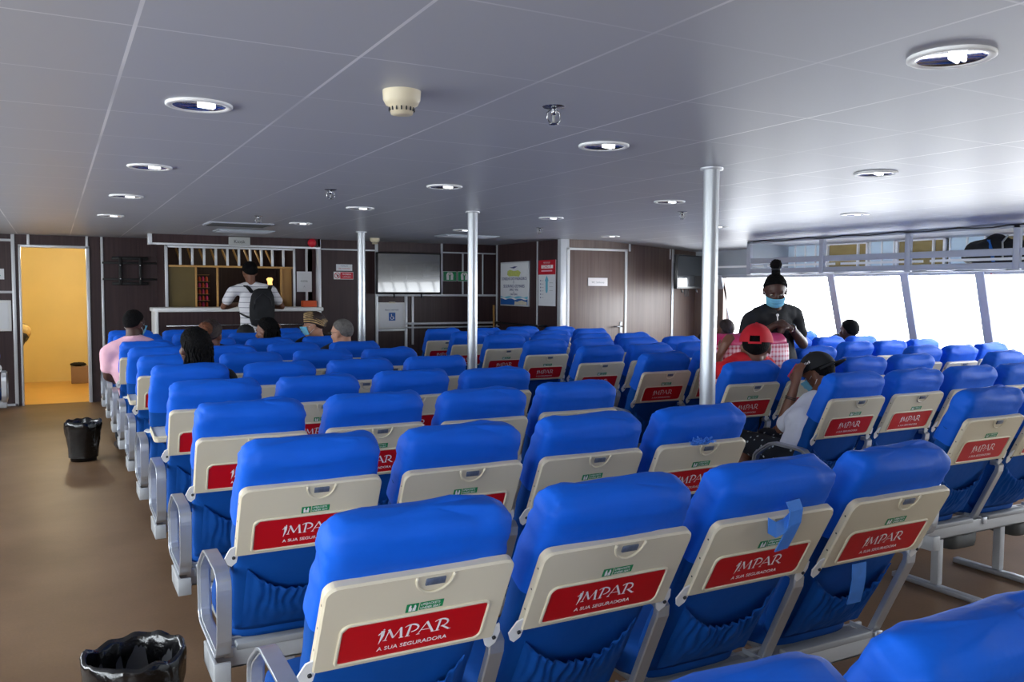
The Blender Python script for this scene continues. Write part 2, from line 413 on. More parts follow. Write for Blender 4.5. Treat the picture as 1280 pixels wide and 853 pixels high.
def letters(mb,m,ox,oz,h,y):
    def L(dx,sx,strokes):
        for k,(p0,p1,w0,w1) in enumerate(strokes):
            stroke(mb,(ox+dx+p0[0]*h*sx,oz+p0[1]*h),(ox+dx+p1[0]*h*sx,oz+p1[1]*h),w0*h,w1*h,m,y-.00004*k)
    def arc(cx,cy,rx,ry,a0,a1,w,n=9):
        pts=[(cx+rx*math.cos(R(a0+(a1-a0)*i/n)),cy+ry*math.sin(R(a0+(a1-a0)*i/n))) for i in range(n+1)]
        ww=[w*(.45+.55*math.sin(PI*i/n)) for i in range(n+1)]
        return [(pts[i],pts[i+1],ww[i],ww[i+1]) for i in range(n)]
    # leaning figure: a dot over a tapering body
    L(0,1,[((.28,1.0),(.34,.92),.10,.10),((.02,.56),(.28,.86),.06,.10),((.26,.88),(.27,.45),.24,.20),((.27,.46),(.12,-.22),.19,.02)])
    L(.30*h*1.2,1.2,[((.1,0),(.26,.92),.06,.06),((.22,.9),(.52,.12),.16,.13),((.52,.12),(.85,.92),.05,.05),((.83,.9),(.94,0),.15,.15),((.0,.02),(.22,.02),.05,.05),((.82,.02),(1.06,.02),.05,.05)])
    P=[((.22,.02),(.30,.92),.14,.14),((.1,.02),(.38,.02),.05,.05)]+arc(.36,.66,.42,.32,150,-85,.13)
    L(1.62*h,1.1,P)
    L(2.52*h,1.15,[((.0,.02),(.42,.98),.06,.06),((.40,.98),(.84,.02),.15,.15),((.14,.34),(.66,.34),.05,.05),((-.08,.02),(.12,.02),.05,.05),((.72,.02),(.98,.02),.05,.05)])
    L(3.52*h,1.1,P+[((.46,.40),(.92,.0),.13,.13),((.86,.02),(1.04,.02),.05,.05)])
def tray_parts(parent_loc):
    # local frame: origin at the hinge line, z up the tray, rear face at y=-.022
    W,H=.430,.248; D=-.022
    mb=MB(); out=rrect(W,H,.02,0,H/2+.004,n=6,rs=(.008,.008,.026,.026))
    ins=lambda k:[(x*(1-k*2/W),H/2+.004+(z-H/2-.004)*(1-k*2/H)) for x,z in out]
    r0=[Vector((x,.0,z)) for x,z in out]; r1=[Vector((x,D+.005,z)) for x,z in out]; r2=[Vector((x,D,z)) for x,z in ins(.004)]
    mb.loft([r0,r1,r2],M['cream'],smooth=False)
    # moulded ridge round the advert, heavier right and bottom edge
    pr=[(x+.0035,z) for x,z in rrect(.342,.118,.014,0,.079,n=5,rs=(.010,.022,.014,.02))]
    mb.tube([(x,D-.001,z) for x,z in pr],.0042,M['cream'],n=6,closed=True)
    # half-round finger recess with raised lip
    arc=[(.022+.043*math.cos(a),D-.002,H-.001+.048*math.sin(a)) for a in (R(180+180*i/16) for i in range(17))]
    mb.tube(arc,.0036,M['cream'],n=7)
    # screw holes down the edges
    for x in (-W/2-.0003,W/2+.0003):
        for z in (.07,.135,.2): 
            s=math.copysign(1,x); mb.poly([(x,-.011+.003*math.cos(a),z+.003*math.sin(a)) for a in (R(60*i) for i in range(6))],M['dark'])
    tray=mb.mesh('tray_table')
    mb=MB(); k=.013
    ap=rrect(.335,.112,.008,.0035,.079,n=4,rs=(.006,.014,.008,.004))
    ap=[p for p in ap if not (p[0]<-.15 and p[1]>.12)]+[(-.148,.1345),(-.164,.116)]
    mb.poly([(x,D-.0012,z) for x,z in ap],M['red'],.0008)
    letters(mb,M['whitetext'],-.082,.071,.037,D-.0018)
    mb.text('A SUA SEGURADORA',.0162,M['whitetext'],at(-.078,D-.0016,.041)@FACE_BACK,.0002,sx=1.06)
    advert=mb.mesh('advert_panel')
    mb=MB(); mb.poly([(x,D-.001,z) for x,z in ((-.030,.146),(-.002,.146),(-.002,.170),(-.030,.170))],M['green'],.0006)
    mb.poly([(x,D-.001,z) for x,z in ((.001,.148),(.056,.148),(.056,.170),(.001,.170))],M['green'],.0006)
    for sx in (-1,1): mb.poly([(-.016+sx*a,D-.0018,z) for a,z in ((.0008,.149),(.008,.149),(.0085,.162),(.006,.168),(.003,.166),(.003,.160),(.0008,.158))],M['whitetext'])
    mb.text('LIFEJACKETS',.0088,M['whitetext'],at(.0028,D-.0014,.1612)@FACE_BACK,.0002,sx=.92)
    mb.text('UNDER SEAT',.0088,M['whitetext'],at(.0028,D-.0014,.1508)@FACE_BACK,.0002,sx=.92)
    stick=mb.mesh('lifejacket_sticker')
    mb=MB(); mb.box(.001,.046,D-.004,D+.002,.222,.240,M['latch'],.001); latch=mb.mesh('tray_latch')
    mb=MB()
    pts=[(-.026,.0),(-.012,.036),(.006,.044),(.014,.016),(.010,-.02),(-.004,-.034),(-.016,-.024)]
    mb.poly([(x,-.018,z) for x,z in pts],M['white'],.004)
    mb.tube([(0,-.0185,.002),(0,-.023,.002)],.005,M['dark'],n=8)
    hinge=mb.mesh('hinge_bracket')
    mb=MB(); mb.box(-.206,.206,.004,.008,.02,.236,M['tray_inner'],.004)
    for a,b,c,d in ((-.214,-.206,.016,.24),(.206,.214,.016,.24)): mb.box(a,b,0,.012,c,d,M['cream'],.002)
    mb.box(-.214,.214,0,.012,.236,.246,M['cream'],.002)
    inner=mb.mesh('tray_rim')
    return tray,advert,stick,latch,hinge,inner
HC=[head_cover_mesh(i) for i in range(5)]; BR=[backrest_mesh(i) for i in range(2)]; PK=[pocket_mesh(i) for i in range(3)]
CU=cushion_mesh(); PA=pan_mesh(); AL=armrest_mesh(-.244); AR=armrest_mesh(.244); SR=siderail_mesh(.246)
TR=tray_parts(None)
mbs=MB(); mbs.box(-.264,-.224,-.112,-.1085,.362,.395,M['sand']); mbs.box(-.256,-.232,-.1135,-.112,.372,.388,M['green']); STK=mbs.mesh('seat_number_sticker')
mbs=MB(); mbs.box(.264-.5+.0,.264-.46,-.1,-.09,.36,.39,M['sand']); mbs.bm.free()
def link(name,me,parent,loc=None,rx=0):
    o=bpy.data.objects.new(name,me); COL.objects.link(o); o.parent=parent
    if loc is not None: o.location=loc
    o.rotation_euler=(rx,0,0); return kid(parent,o)
def seat(x,y,label,group,rec=0,tray_open=False,left_arm=True,right_arm=False,var=0,scx=1):
    root=empty('ferry_seat',(x,y,0)); tag(root,label,'seat',group); root.scale=(scx,1,1)
    a=TH+R(rec); Rm=Matrix.Rotation(a,3,'X')
    link('seat_cushion',CU,root); link('seat_pan',PA,root)
    b=link('backrest',BR[var%2],root,PIV,a); link('head_cover',HC[var%5],root,PIV,a)
    link('seat_pocket',PK[var%3],root,PIV,a)
    t=link('tray_table',TR[0],root,PIV+Rm@Vector((0,-.012,.346)),R(96) if tray_open else a)
    link('advert_panel',TR[1],t); link('lifejacket_sticker',TR[2],t); link('tray_latch',TR[3],t)
    for sx in (-1,1): link('hinge_bracket',TR[4],t,(sx*.218,0,.0))
    if tray_open: link('tray_rim',TR[5],t)
    if left_arm: link('armrest',AL,root)
    if right_arm: link('armrest',AR,root)
    link('side_rail',SR,root)
    return root
def beam(x0,x1,y,label,group,boxes=()):
    r=empty('seat_beam',(x0,y,0)); tag(r,label,'seat frame',group); L=x1-x0
    mb=MB(); mb.box(0,L,.0,.012,.272,.338,M['alupaint'],.002); mb.box(0,L,.085,.097,.272,.338,M['alupaint'],.002); mb.box(0,L,.0,.097,.272,.28,M['alupaint'],.002)
    mb.box(0,.012,-.105,.097,.272,.34,M['alupaint'],.003); mb.box(0,.05,-.112,-.1,.272,.34,M['alupaint'],.003)
    for k in range(int(L/.48)+1):
        xx=.045+k*.4875
        if xx<L: mb.box(xx,xx+.03,-.01,.0,.31,.345,M['alu'],.004); mb.box(xx-.012,xx-.006,0,.09,.335,.35,M['alupaint'])
    kid(r,mb.build('beam',r))
    for xx in (.26,L-.30):
        mb=MB(); mb.box(xx-.02,xx+.02,.03,.07,.03,.275,M['alupaint'],.004)
        mb.box(xx-.022,xx+.022,-.19,.29,.0,.028,M['alu'],.006)
        kid(r,mb.build('leg',r))
    for bx in boxes:
        mb=MB(); rings=[superring(bx-x0,.14,z,.11*k,.1*k,n=24,e=5) for z,k in ((.272,1),(.21,1),(.185,.95),(.18,.85))]; mb.loft(rings,M['darkgrey']); kid(r,mb.build('lifejacket_box',r))
    return r
ORD=['first','second','third','fourth','fifth','sixth','seventh','eighth','ninth','tenth','eleventh','twelfth']
SEATS={}
# left block: rows of four
SP=.503
for r in range(-1,10):
    y=1.90+.858*r; cols=range(4)
    x0=.675; rec=0
    if r==-1: cols=range(2); y=1.02; 
    rr={-1:6,0:3,1:1.0}.get(r,0)
    for c in cols:
        x=x0+SP*c
        if r==-1: x=(.69,1.20)[c]
        extra=random.uniform(-1.2,1.2) if r>1 else 0
        lab='blue ferry seat in left block, %s row from camera, %s seat from left aisle'%(ORD[r+1],ORD[c])
        if (r,c)==(4,0): lab='blue ferry seat with tray folded down, left block, fifth row of full seats, beside aisle'
        if (r,c)==(6,0): lab='blue ferry seat with pink item on lowered tray, behind man in pink shirt'
        SEATS[('L',r,c)]=seat(x,y,lab,'ferry seats of the left block',rec=rr+extra,tray_open=(r,c) in ((4,0),(6,0)),left_arm=(c==0),var=(r*3+c*2+5))
    if r>=0: beam(.40,2.44,y,'silver seat beam carrying the %s row of left block seats'%ORD[r+1],'silver seat beams')
    else: beam(.47,2.4,y,'silver seat beam under the blue seats nearest the camera','silver seat beams')
# middle block
MY=[2.40,3.17,3.95,4.81,5.63,6.48,7.26,8.06,8.73]; MX=3.83
for r,hy in enumerate(MY):
    y=hy+.24; n=2 if r==0 else 4
    for c in range(n):
        lab='blue ferry seat in middle block, %s row from camera, %s from pillar side'%(ORD[r],ORD[c])
        rec=random.uniform(-1.5,1.5) if r>2 else 0
        SEATS[('M',r,c)]=seat(MX+SP*c,y,lab,'ferry seats of the middle block',rec=rec,left_arm=(c==0),var=r*2+c*3)
    beam(MX-.255,MX+SP*(n-1)+.3,y,'silver seat beam carrying the %s row of middle block seats'%ORD[r],'silver seat beams',boxes=(MX+.22,MX+.75) if r<2 else ())
# window block
for r,hy in enumerate([3.80,4.50,5.17,5.87,6.61]):
    y=hy+.24
    for c,x in enumerate((6.22,6.67,7.12)):
        lab='blue ferry seat by the side windows, %s row from camera, %s from middle block'%(ORD[r],ORD[c])
        SEATS[('R',r,c)]=seat(x,y,lab,'ferry seats beside the windows',rec=random.uniform(-2,1),left_arm=(c==0),var=r+c*2+1,scx=.93)
    beam(5.98,7.37,y,'silver seat beam carrying the %s row of window seats'%ORD[r],'silver seat beams')
SEATS['X']=seat(-.70,9.82,'blue ferry seat across the aisle at left picture edge, only armrest showing','ferry seat left of the aisle',right_arm=True,var=1)
beam(-.95,-.44,9.82,'silver seat beam at left picture edge across the aisle','silver seat beams')

# ------------------------------------------------------------------ room
CZ=2.12; XR=7.85; YB=-2.4; XL=-2.7
mb=MB(); mb.box(XL-.3,8.6,YB-.2,12.25,-.12,0,M['floor']); mb.box(1.01,3.4,12.25,13.3,-.12,0,M['floor']); struct('floor',mb)
mb=MB(); mb.box(XL-.2,6.3,YB-.2,12.3,CZ,CZ+.1,M['ceiling']); mb.box(1.01,3.4,12.3,13.3,CZ,CZ+.1,M['ceiling']); 
mb.poly([(6.3,YB-.2,CZ),(6.3,12.3,CZ),(8.0,12.3,CZ-.12),(8.0,YB-.2,CZ-.12)],M['ceiling'],.08,Vector((0,0,1)))
struct('ceiling',mb)
def wallpanels(name,boxes,m='wall',extra=()):
    mb=MB()
    for b in boxes: mb.box(*b,M[m])
    for b,mm in extra: mb.box(*b,M[mm])
    return struct(name,mb)
# front-left wall with doorway
Y1=12.2
wallpanels('wall_front_left',[(XL-.2,-.36,Y1,Y1+.08,0,CZ+.02),(-.36,.37,Y1,Y1+.08,1.98,CZ+.02),(.37,1.25,Y1,Y1+.08,0,CZ+.02)])
def trims(name,bs,m='trim'):
    mb=MB()
    for b in bs: mb.box(*b,M[m],.003)
    return struct(name,mb)
trims('trim_1',[(-.455,-.415,Y1-.02,Y1,0,CZ),(-.29-.09,-.355,Y1-.03,Y1+.1,0,1.985),(-.285,-.255,Y1-.02,Y1,1.985,CZ),(.365,.405,Y1-.03,Y1+.1,0,1.985),(-.38,.405,Y1-.03,Y1+.1,1.965,1.995),(.365,.395,Y1-.02,Y1,1.98,CZ),(.535,.565,Y1-.02,Y1,0,CZ),
  (-1.6,-.455,Y1-.02,Y1,2.03,2.06),(-1.6,-.455,Y1-.02,Y1,1.395,1.425),(-1.6,-.42,Y1-.02,Y1,.0,.03),(-1.6,-1.565,Y1-.02,Y1,0,CZ)])
# corridor behind the doorway
mb=MB(); mb.box(-1.6,-1.5,Y1+.08,15.2,0,2.3,M['yellowwall']); mb.box(.9,1.0,Y1+.08,15.2,0,2.3,M['yellowwall']); mb.box(-1.6,1.0,15.1,15.2,0,2.3,M['yellowwall']); mb.box(-1.6,1.0,Y1+.08,Y1+.1,1.98,2.3,M['yellowwall']); mb.box(-1.5,-.38,Y1+.08,Y1+.1,0,1.98,M['yellowwall']);mb.box(.41,.9,Y1+.08,Y1+.1,0,1.98,M['yellowwall'])
struct('wall_corridor',mb)
mb=MB(); mb.box(-1.5,.9,Y1+.05,15.1,-.05,.002,M['yellowfloor']); struct('floor_corridor',mb)
mb=MB(); mb.box(-1.6,1.0,Y1,15.2,2.2,2.3,M['offwhite']); struct('ceiling_corridor',mb)
mb=MB(); mb.lathe([(.0,0),(.09,0),(.1,.015),(.1,.03)],M['warmlamp'],n=24,c=(.05,13.0,2.17)); tag(mb.build('corridor_lamp'),'round warm lamp in the ceiling of the yellow corridor','lamp')
L=bpy.data.lights.new('corridor_light','POINT'); L.energy=13; L.color=(1,.90,.66); L.shadow_soft_size=.1; lo=bpy.data.objects.new('corridor_light',L); lo.location=(.05,13.2,2.05); COL.objects.link(lo)
mb=MB(); bxv=mb.box(-.13,.13,-.1,.1,0,.26,M['cardboard'],.004); mb.box(-.132,.132,-.01,.01,.258,.262,M['sand']); bx=mb.build('cardboard_box',loc=(.33,14.7,.002)); tag(bx,'brown cardboard box on the floor of the yellow corridor','box')
mb=MB(); mb.sphere((0,0,.03),(.11,.07,.03),M['black'],fn=lambda d:1+.3*noise.noise(d*3)); bb=mb.build('folded_cloth',loc=(.30,14.7,.262)); tag(bb,'dark crumpled cloth lying on top of the cardboard box','cloth')

# kiosk
KY=11.42
mb=MB()
mb.box(1.20,1.26,KY,Y1+.9,0,CZ,M['wall']);               # side wall
mb.box(2.80,3.06,KY,KY+.06,0,CZ,M['wall'])
mb.box(1.2,2.8,KY,KY+.06,0,1.2,M['wall']); mb.box(1.2,2.8,KY,KY+.06,2.0,CZ,M['wall'])
mb.box(1.2,3.06,Y1+1.0,Y1+1.06,0,CZ,M['wall']); mb.box(2.98,3.30,KY+.0,Y1+1.0,0,CZ,M['wall'])
struct('wall_kiosk',mb)
mb=MB(); mb.box(1.03,3.08,11.1,KY,2.005,CZ,M['wall']); struct('wall_kiosk_fascia',mb)
trims('trim_2',[(1.03,3.08,11.085,11.1,1.99,2.015),(1.0,1.045,11.08,11.2,1.99,CZ),(1.215,1.25,KY-.015,KY,1.2,2.0),(2.80,2.83,KY-.015,KY,1.2,2.0),(2.965,2.995,KY-.015,KY,1.2,2.0),(1.22,2.83,KY-.015,KY,1.985,2.0),(3.05,3.09,11.1,11.2,0.0,CZ)])
# slatted transom and interior of the kiosk
tr=empty('kiosk_window',(2.02,KY,1.2)); tag(tr,'wide kiosk serving window with open slatted grille above the counter','kiosk window')
mb=MB(); mb.box(-.77,.79,-.0,.03,.535,.56,M['wood'],.003); mb.box(-.77,.79,.0,.03,.775,.79,M['trim'],.003); kid(tr,mb.build('transom_rail',tr))
for i in range(10):
    mb=MB(); xx=-.62+i*.142; mb.box(xx-.014,xx+.014,0,.03,.56,.775,M['trim'],.003); kid(tr,mb.build('grille_bar',tr))
for i in range(9):
    mb=MB(); xx=-.66+i*.142; mb.strip([(xx+.06,.10,.57),(xx+.03,.35,.775)],.02,.03,M['wood'],(1,0,0)); kid(tr,mb.build('wood_batten',tr))
mb=MB(); mb.box(-.76,-.44,.03,.04,0,.535,M['olive']); kid(tr,mb.build('sliding_pane',tr))
for xx in (-.435,-.175,.635): 
    mb=MB(); mb.box(xx-.012,xx+.012,.02,.06,0,.54,M['wood'],.003); kid(tr,mb.build('mullion',tr))
mb=MB(); mb.box(.65,.775,.06,.08,0,.54,M['wood']); kid(tr,mb.build('wood_panel',tr))
mb=MB(); 
for k in range(6): mb.box(-.34,-.2,.5,.7,.02+k*.085,.025+k*.085,M['wood'])
for k in range(5):
    for j in range(3): mb.lathe([(.016,0),(.018,.03),(.012,.055),(.006,.06)],M['pinkdark' if (k+j)%2 else 'orange'],n=10,c=(-.32+j*.045,.56,.026+k*.085))
kid(tr,mb.build('snack_shelf',tr))
mb=MB(); mb.poly([(.545,.45,.2),(.61,.45,.2),(.615,.45,.3),(.605,.45,.36),(.62,.45,.4),(.60,.45,.42),(.555,.45,.42),(.53,.45,.4),(.548,.45,.36)],M['poster_glow'],.01); kid(tr,mb.build('lit_card',tr))
kl=bpy.data.lights.new('kiosk_light','POINT'); kl.energy=1.0; kl.color=(1,.8,.55); kl.shadow_soft_size=.08; ko=bpy.data.objects.new('kiosk_light',kl); ko.location=(2.2,12.0,2.0); COL.objects.link(ko)
# counter
ct=empty('kiosk_counter',(1.05,10.95,0)); tag(ct,'dark kiosk counter with white rounded top and foot rail','counter')
mb=MB(); mb.box(-.02,2.02,-.03,.46,1.185,1.235,M['white'],.012); mb.box(0,.035,-.02,.0,0,1.19,M['white'],.006); mb.box(-.0,.02,0,.45,0,1.19,M['white'],.004); mb.box(1.93,1.965,-.02,0,0,1.19,M['white'],.006); kid(ct,mb.build('worktop',ct))
mb=MB(); mb.box(.03,1.94,.0,.44,.0,1.185,M['wall']); kid(ct,mb.build('counter_body',ct))
mb=MB(); mb.tube([(.12,0,1.02),(.12,-.05,1.02),(1.88,-.05,1.02),(1.88,0,1.02)],.012,M['steel'],n=10); kid(ct,mb.build('hand_rail',ct))
mb=MB(); mb.box(-.09,.09,-.05,.05,0,.075,M['orange'],.003); mb.box(-.085,.085,-.052,.052,.06,.08,M['orange'],.002); tag(mb.build('orange_carton',loc=(2.93,11.12,1.237)),'small orange carton on the right end of the kiosk counter','box')
mb=MB(); mb.box(-.13,.13,0,.008,0,.11,M['greysign'],.001); mb.text('Kiosk',.06,M['dark'],at(0,-.001,.035)@FACE_BACK,.0005,'CENTER'); tag(mb.build('kiosk_sign',loc=(2.055,11.083,2.0)),'grey sign reading Kiosk above the serving window','sign')
mb=MB(); mb.lathe([(.0,0),(.035,0),(.045,.02),(.045,.05),(.055,.055),(.055,.065)],M['redsign'],n=24); o=mb.build('alarm_sounder',loc=(2.97,11.03,2.065),rot=(R(-90),0,0)); tag(o,'round red alarm sounder on the fascia right of the kiosk sign','alarm')

# centre wall
CY=11.2
wallpanels('wall_front',[(3.06,5.75,CY,CY+.08,0,CZ+.02)])
trims('trim_3',[(3.09,3.86,CY-.015,CY,1.985,2.005),(3.86,3.90,CY-.02,CY,0,CZ),(4.83,4.86,CY-.015,CY,1.38,CZ),(3.88,5.72,CY-.03,CY,1.375,1.405),(4.285,4.325,CY-.02,CY,0,1.38),(3.89,4.3,CY-.02,CY,.895,.925),(4.84,5.7,CY-.015,CY,1.985,2.005),(5.16,5.185,CY-.015,CY,1.4,2.0),(5.48,5.5,CY-.015,CY,1.4,2.0),(4.39,4.42,CY-.02,CY,.7,1.38),(4.3,5.72,CY-.14,CY,.985,1.01),(4.3,5.72,CY-.14,CY,.935,.95)])
# poster wall (box facing the left) and right-hand wall
wallpanels('wall_side_recess',[(5.70,5.76,9.38,CY,0,CZ+.02)])
trims('trim_4',[(5.685,5.70,11.12,11.15,0,CZ),(5.685,5.70,9.94,9.965,0,CZ),(5.66,5.76,9.30,9.38,0,CZ)])
RY=9.32
wallpanels('wall_front_right',[(5.76,7.92,RY,RY+.06,0,CZ+.02),(7.92,8.08,RY,RY+.06,0,.9),(7.86,7.92,8.75,RY,0,1.68)],'wallr')
d=empty('door_2',(6.22,RY,0)); tag(d,kind='structure')
mb=MB(); mb.box(-.43,.43,-.018,-.002,.02,1.985,M['wallr'],.003); kid(d,mb.build('door_leaf',d))
mb=MB(); mb.box(-.47,-.43,-.03,0,0,2.01,M['white'],.003); mb.box(.43,.465,-.03,0,0,2.01,M['white'],.003); mb.box(-.47,.465,-.03,0,1.985,2.015,M['white'],.003); kid(d,mb.build('door_frame',d))
mb=MB(); mb.box(.355,.395,-.03,-.018,.88,1.06,M['white'],.004); mb.tube([(.375,-.03,1.0),(.375,-.06,1.0),(.30,-.062,1.0),(.24,-.062,.998)],.009,M['steel'],n=8); mb.lathe([(.007,0),(.007,.004)],M['dark'],n=8,c=(.375,-.034,.91),cap=True); kid(d,mb.build('door_handle',d))
trims('trim_5',[(5.76,5.79,RY-.012,RY,0,CZ),(6.72,6.75,RY-.012,RY,1.99,CZ),(7.44,7.475,RY-.015,RY,0,CZ),(7.40,7.42,RY-.012,RY,1.9,CZ),(7.62,7.85,RY-.01,RY,0,.08)])
mb=MB(); mb.box(-.15,.15,-.012,0,0,.105,M['whitetext'],.001); mb.text('WC Senhoras',.038,M['greyplastic'],at(0,-.013,.035)@FACE_BACK,.0003,'CENTER',.9); tag(mb.build('door_sign',loc=(6.22,RY-.019,1.53)),'small white sign on the door of right wall','sign')

# life jacket signs, notices
def lj(name,x,y,z,label):
    mb=MB(); mb.box(-.105,.105,-.006,0,-.07,.07,M['white'],.001); mb.box(-.1,.1,-.008,-.006,-.065,.065,M['green'])
    mb.poly([(a,-.009,b) for a,b in ((-.05,-.05),(-.012,-.05),(-.012,.0),(-.02,.02),(-.02,.035),(-.0,.05),(.02,.035),(.02,.02),(.012,0),(.012,-.05),(.05,-.05),(.055,.02),(.035,.055),(-.035,.055),(-.055,.02))],M['whitetext'])
    mb.sphere((0,-.009,.028),(.012,.002,.014),M['whitetext'],8,6)
    return tag(mb.build(name,loc=(x,y,z)),label,'sign','green life jacket signs')
lj('lifejacket_sign',4.965,CY-.012,1.66,'green and white life jacket sign, left of the pair near television')
lj('lifejacket_sign',5.085+.1,CY-.012-.012,1.66,'green and white life jacket sign, right of the pair near television')
mb=MB(); mb.box(-.11,.11,-.004,0,0,.085,M['paper']); mb.text('ATENCAO',.022,M['navytext'],at(0,-.005,.055)@FACE_BACK,.0003,'CENTER'); mb.text('AREA RESERVADA',.02,M['redsign'],at(0,-.005,.022)@FACE_BACK,.0003,'CENTER'); tag(mb.build('paper_notice',loc=(3.43,CY-.002,1.715)),'small white paper notice above the red prohibition sign','notice')
mb=MB(); mb.box(-.135,.135,-.005,0,0,.1,M['white'],.001); mb.box(-.045,.13,-.007,-.005,.006,.094,M['redsign'])
mb.tube([(-.088+.036*math.cos(R(a)),-.008,.05+.036*math.sin(R(a))) for a in range(0,360,20)],.004,M['redsign'],n=6,closed=True); mb.strip([(-.113,-.008,.075),(-.063,-.008,.025)],.003,.008,M['redsign'],(0,1,0))
mb.poly([(a,-.0072,b) for a,b in ((-.09,.03),(-.07,.03),(-.068,.055),(-.08,.068),(-.092,.055))],M['dark'])
mb.text('PROIBIDA',.03,M['whitetext'],at(.042,-.0078,.058)@FACE_BACK,.0003,'CENTER',.9); mb.text('A ENTRADA',.022,M['whitetext'],at(.042,-.0078,.025)@FACE_BACK,.0003,'CENTER',.9)
tag(mb.build('prohibition_sign',loc=(3.42,CY-.002,1.60)),'white and red prohibition sign on the dark wall beside pillar','sign')
mb=MB(); mb.box(-.1,.1,-.004,0,0,.27,M['paper']); mb.text('KIOSK',.035,M['greyplastic'],at(0,-.005,.13)@FACE_BACK,.0003,'CENTER'); mb.text('A',.03,M['greyplastic'],at(0,-.005,.06)@FACE_BACK,.0003,'CENTER'); tag(mb.build('paper_sheet',loc=(2.945,KY-.018,1.43)),'white paper sheet taped between trims right of kiosk window','paper')
cb=empty('notice_cabinet',(4.09,CY,.93)); tag(cb,'white framed notice with blue wheelchair symbol below the television','cabinet')
mb=MB(); mb.box(-.19,.19,-.03,-.005,.0,.36,M['white'],.004); kid(cb,mb.build('frame',cb))
mb=MB(); mb.box(-.17,.17,-.033,-.03,.02,.34,M['paper']); mb.text('Espaco reservado',.028,M['navytext'],at(0,-.034,.25)@FACE_BACK,.0003,'CENTER'); mb.box(-.045,.05,-.035,-.033,.11,.22,M['posterblue'])
mb.tube([(-.0+.022*math.cos(R(a)),-.036,.15+.022*math.sin(R(a))) for a in range(150,420,18)],.004,M['whitetext'],n=6); mb.tube([(-.008,-.036,.2),(-.006,-.036,.165),(.018,-.036,.163),(.03,-.036,.135)],.005,M['whitetext'],n=6); kid(cb,mb.build('notice_sheet',cb))
mb=MB(); mb.box(-.045,.05,-.036,-.03,.35,.368,M['yellowgreen'] if False else M['sand'],.002); kid(cb,mb.build('lock',cb))
# left edge notices
mb=MB(); mb.box(-.24,.0,-.01,0,0,.13,M['paper'],.001); mb.text('SAIDA',.06,M['green'],at(-.12,-.011,.04)@FACE_BACK,.0003,'CENTER'); tag(mb.build('exit_notice',loc=(-.535,Y1-.002,1.565)),'small white notice at the left picture edge on dark wall','notice')
cb=empty('white_notice_board',(-.75,Y1,.93)); tag(cb,'white framed board at left picture edge beside the corridor doorway','board')
mb=MB(); mb.box(-.28,.28,-.03,0,0,.38,M['white'],.006); kid(cb,mb.build('frame',cb)); mb=MB(); mb.box(-.25,.25,-.034,-.03,.03,.35,M['paper']); 
for k in range(6): mb.box(-.2,.15-.05*(k%3),-.0345,-.034,.08+k*.04,.084+k*.04,M['greyplastic'])
kid(cb,mb.build('notice_sheet',cb))
# handrail in the recess, wooden stick
mb=MB(); mb.tube([(5.69,11.1,1.0),(5.60,11.0,1.0),(5.60,9.75,1.0),(5.69,9.68,1.0)],.014,M['dark'],n=10); mb.tube([(5.60,9.80,1.0),(5.60,9.74,1.0)],.017,M['steel'],n=10); tag(mb.build('hand_rail'),'thin dark hand rail along the poster wall','handrail')
mb=MB(); mb.tube([(5.62,11.05,.0),(5.60,11.05,1.25)],.016,M['wood'],n=8); tag(mb.build('wooden_pole'),'pale wooden broom handle standing in the corner behind pillar','pole')

# posters on the side recess wall, facing -x
FX=Matrix.Rotation(R(-90),4,'Z')@Matrix.Rotation(R(90),4,'X')
def posterbox(mb,y0,y1,z0,z1,m,t): mb.box(-t,-t+.004,y0,y1,z0,z1,m)
p=empty('framed_poster',(5.70,10.58,1.245)); tag(p,'white and blue sea poster in silver frame on dark side wall','poster')
mb=MB(); mb.box(-.02,0,-.42,.42,0,.62,M['trim'],.004); kid(p,mb.build('frame',p))
mb=MB(); posterbox(mb,-.40,.40,.02,.60,M['paper'],.024)
def pt(mb,txt,s,m,z,y=0,sx=1.0): mb.text(txt,s,m,at(-.026,y,z)@FX,.0004,'CENTER',sx)
pt(mb,'CONSELHO DOS PASSAGEIROS',.056,M['navytext'],.365,sx=.95); pt(mb,'E',.05,M['navytext'],.32); pt(mb,'SEGURANCA DE MARES',.06,M['navytext'],.26,sx=.98); pt(mb,'DIRECT 4765',.045,M['navytext'],.215); pt(mb,'&',.035,M['navytext'],.185); pt(mb,'CABO VERDE',.032,M['navytext'],.155,sx=1.1)
ys=[-.40+.80*i/24 for i in range(25)]
def wave(z0,amp,ph,m,t,zb=.02):
    pts=[(-t,y,z0+amp*abs(math.sin(y*11+ph))) for y in ys]+[(-t,.40,zb),(-t,-.40,zb)]; mb.poly(pts,m)
wave(.118,.022,0,M['postercyan'],.0246); wave(.10,.018,.9,M['whitetext'],.0249); wave(.085,.022,.4,M['posterblue'],.0252)
mb.poly([(-.0256,y,z) for y,z in ((-.38,.022),(-.02,.022),(-.03,.07),(-.1,.06),(-.16,.075),(-.24,.085),(-.3,.07),(-.38,.06))],M['sand'])
mb.poly([(-.0246,y,z) for y,z in ((.2,.44),(.14,.415),(0,.42),(-.15,.41),(-.2,.47),(-.12,.50),(0,.49),(.12,.51),(.19,.49))],M['yellowgreen'])
mb.poly([(-.0246,y,z) for y,z in ((.14,.54),(.0,.525),(-.1,.55),(-.02,.555),(.05,.545))],M['navytext'])
kid(p,mb.build('poster_sheet',p))
mb=MB(); mb.box(-.008,0,-.22,.22,0,.60,M['paper']); mb.box(-.010,-.008,-.22,.22,.41,.60,M['redsign']); mb.box(-.011,-.010,-.16,.14,.49,.535,M['whitetext']); mb.box(-.011,-.010,-.14,.14,.45,.468,M['pink']); mb.text('COVID-19',.05,M['redsign'],at(-.0115,0,.497)@FX,.0003,'CENTER')
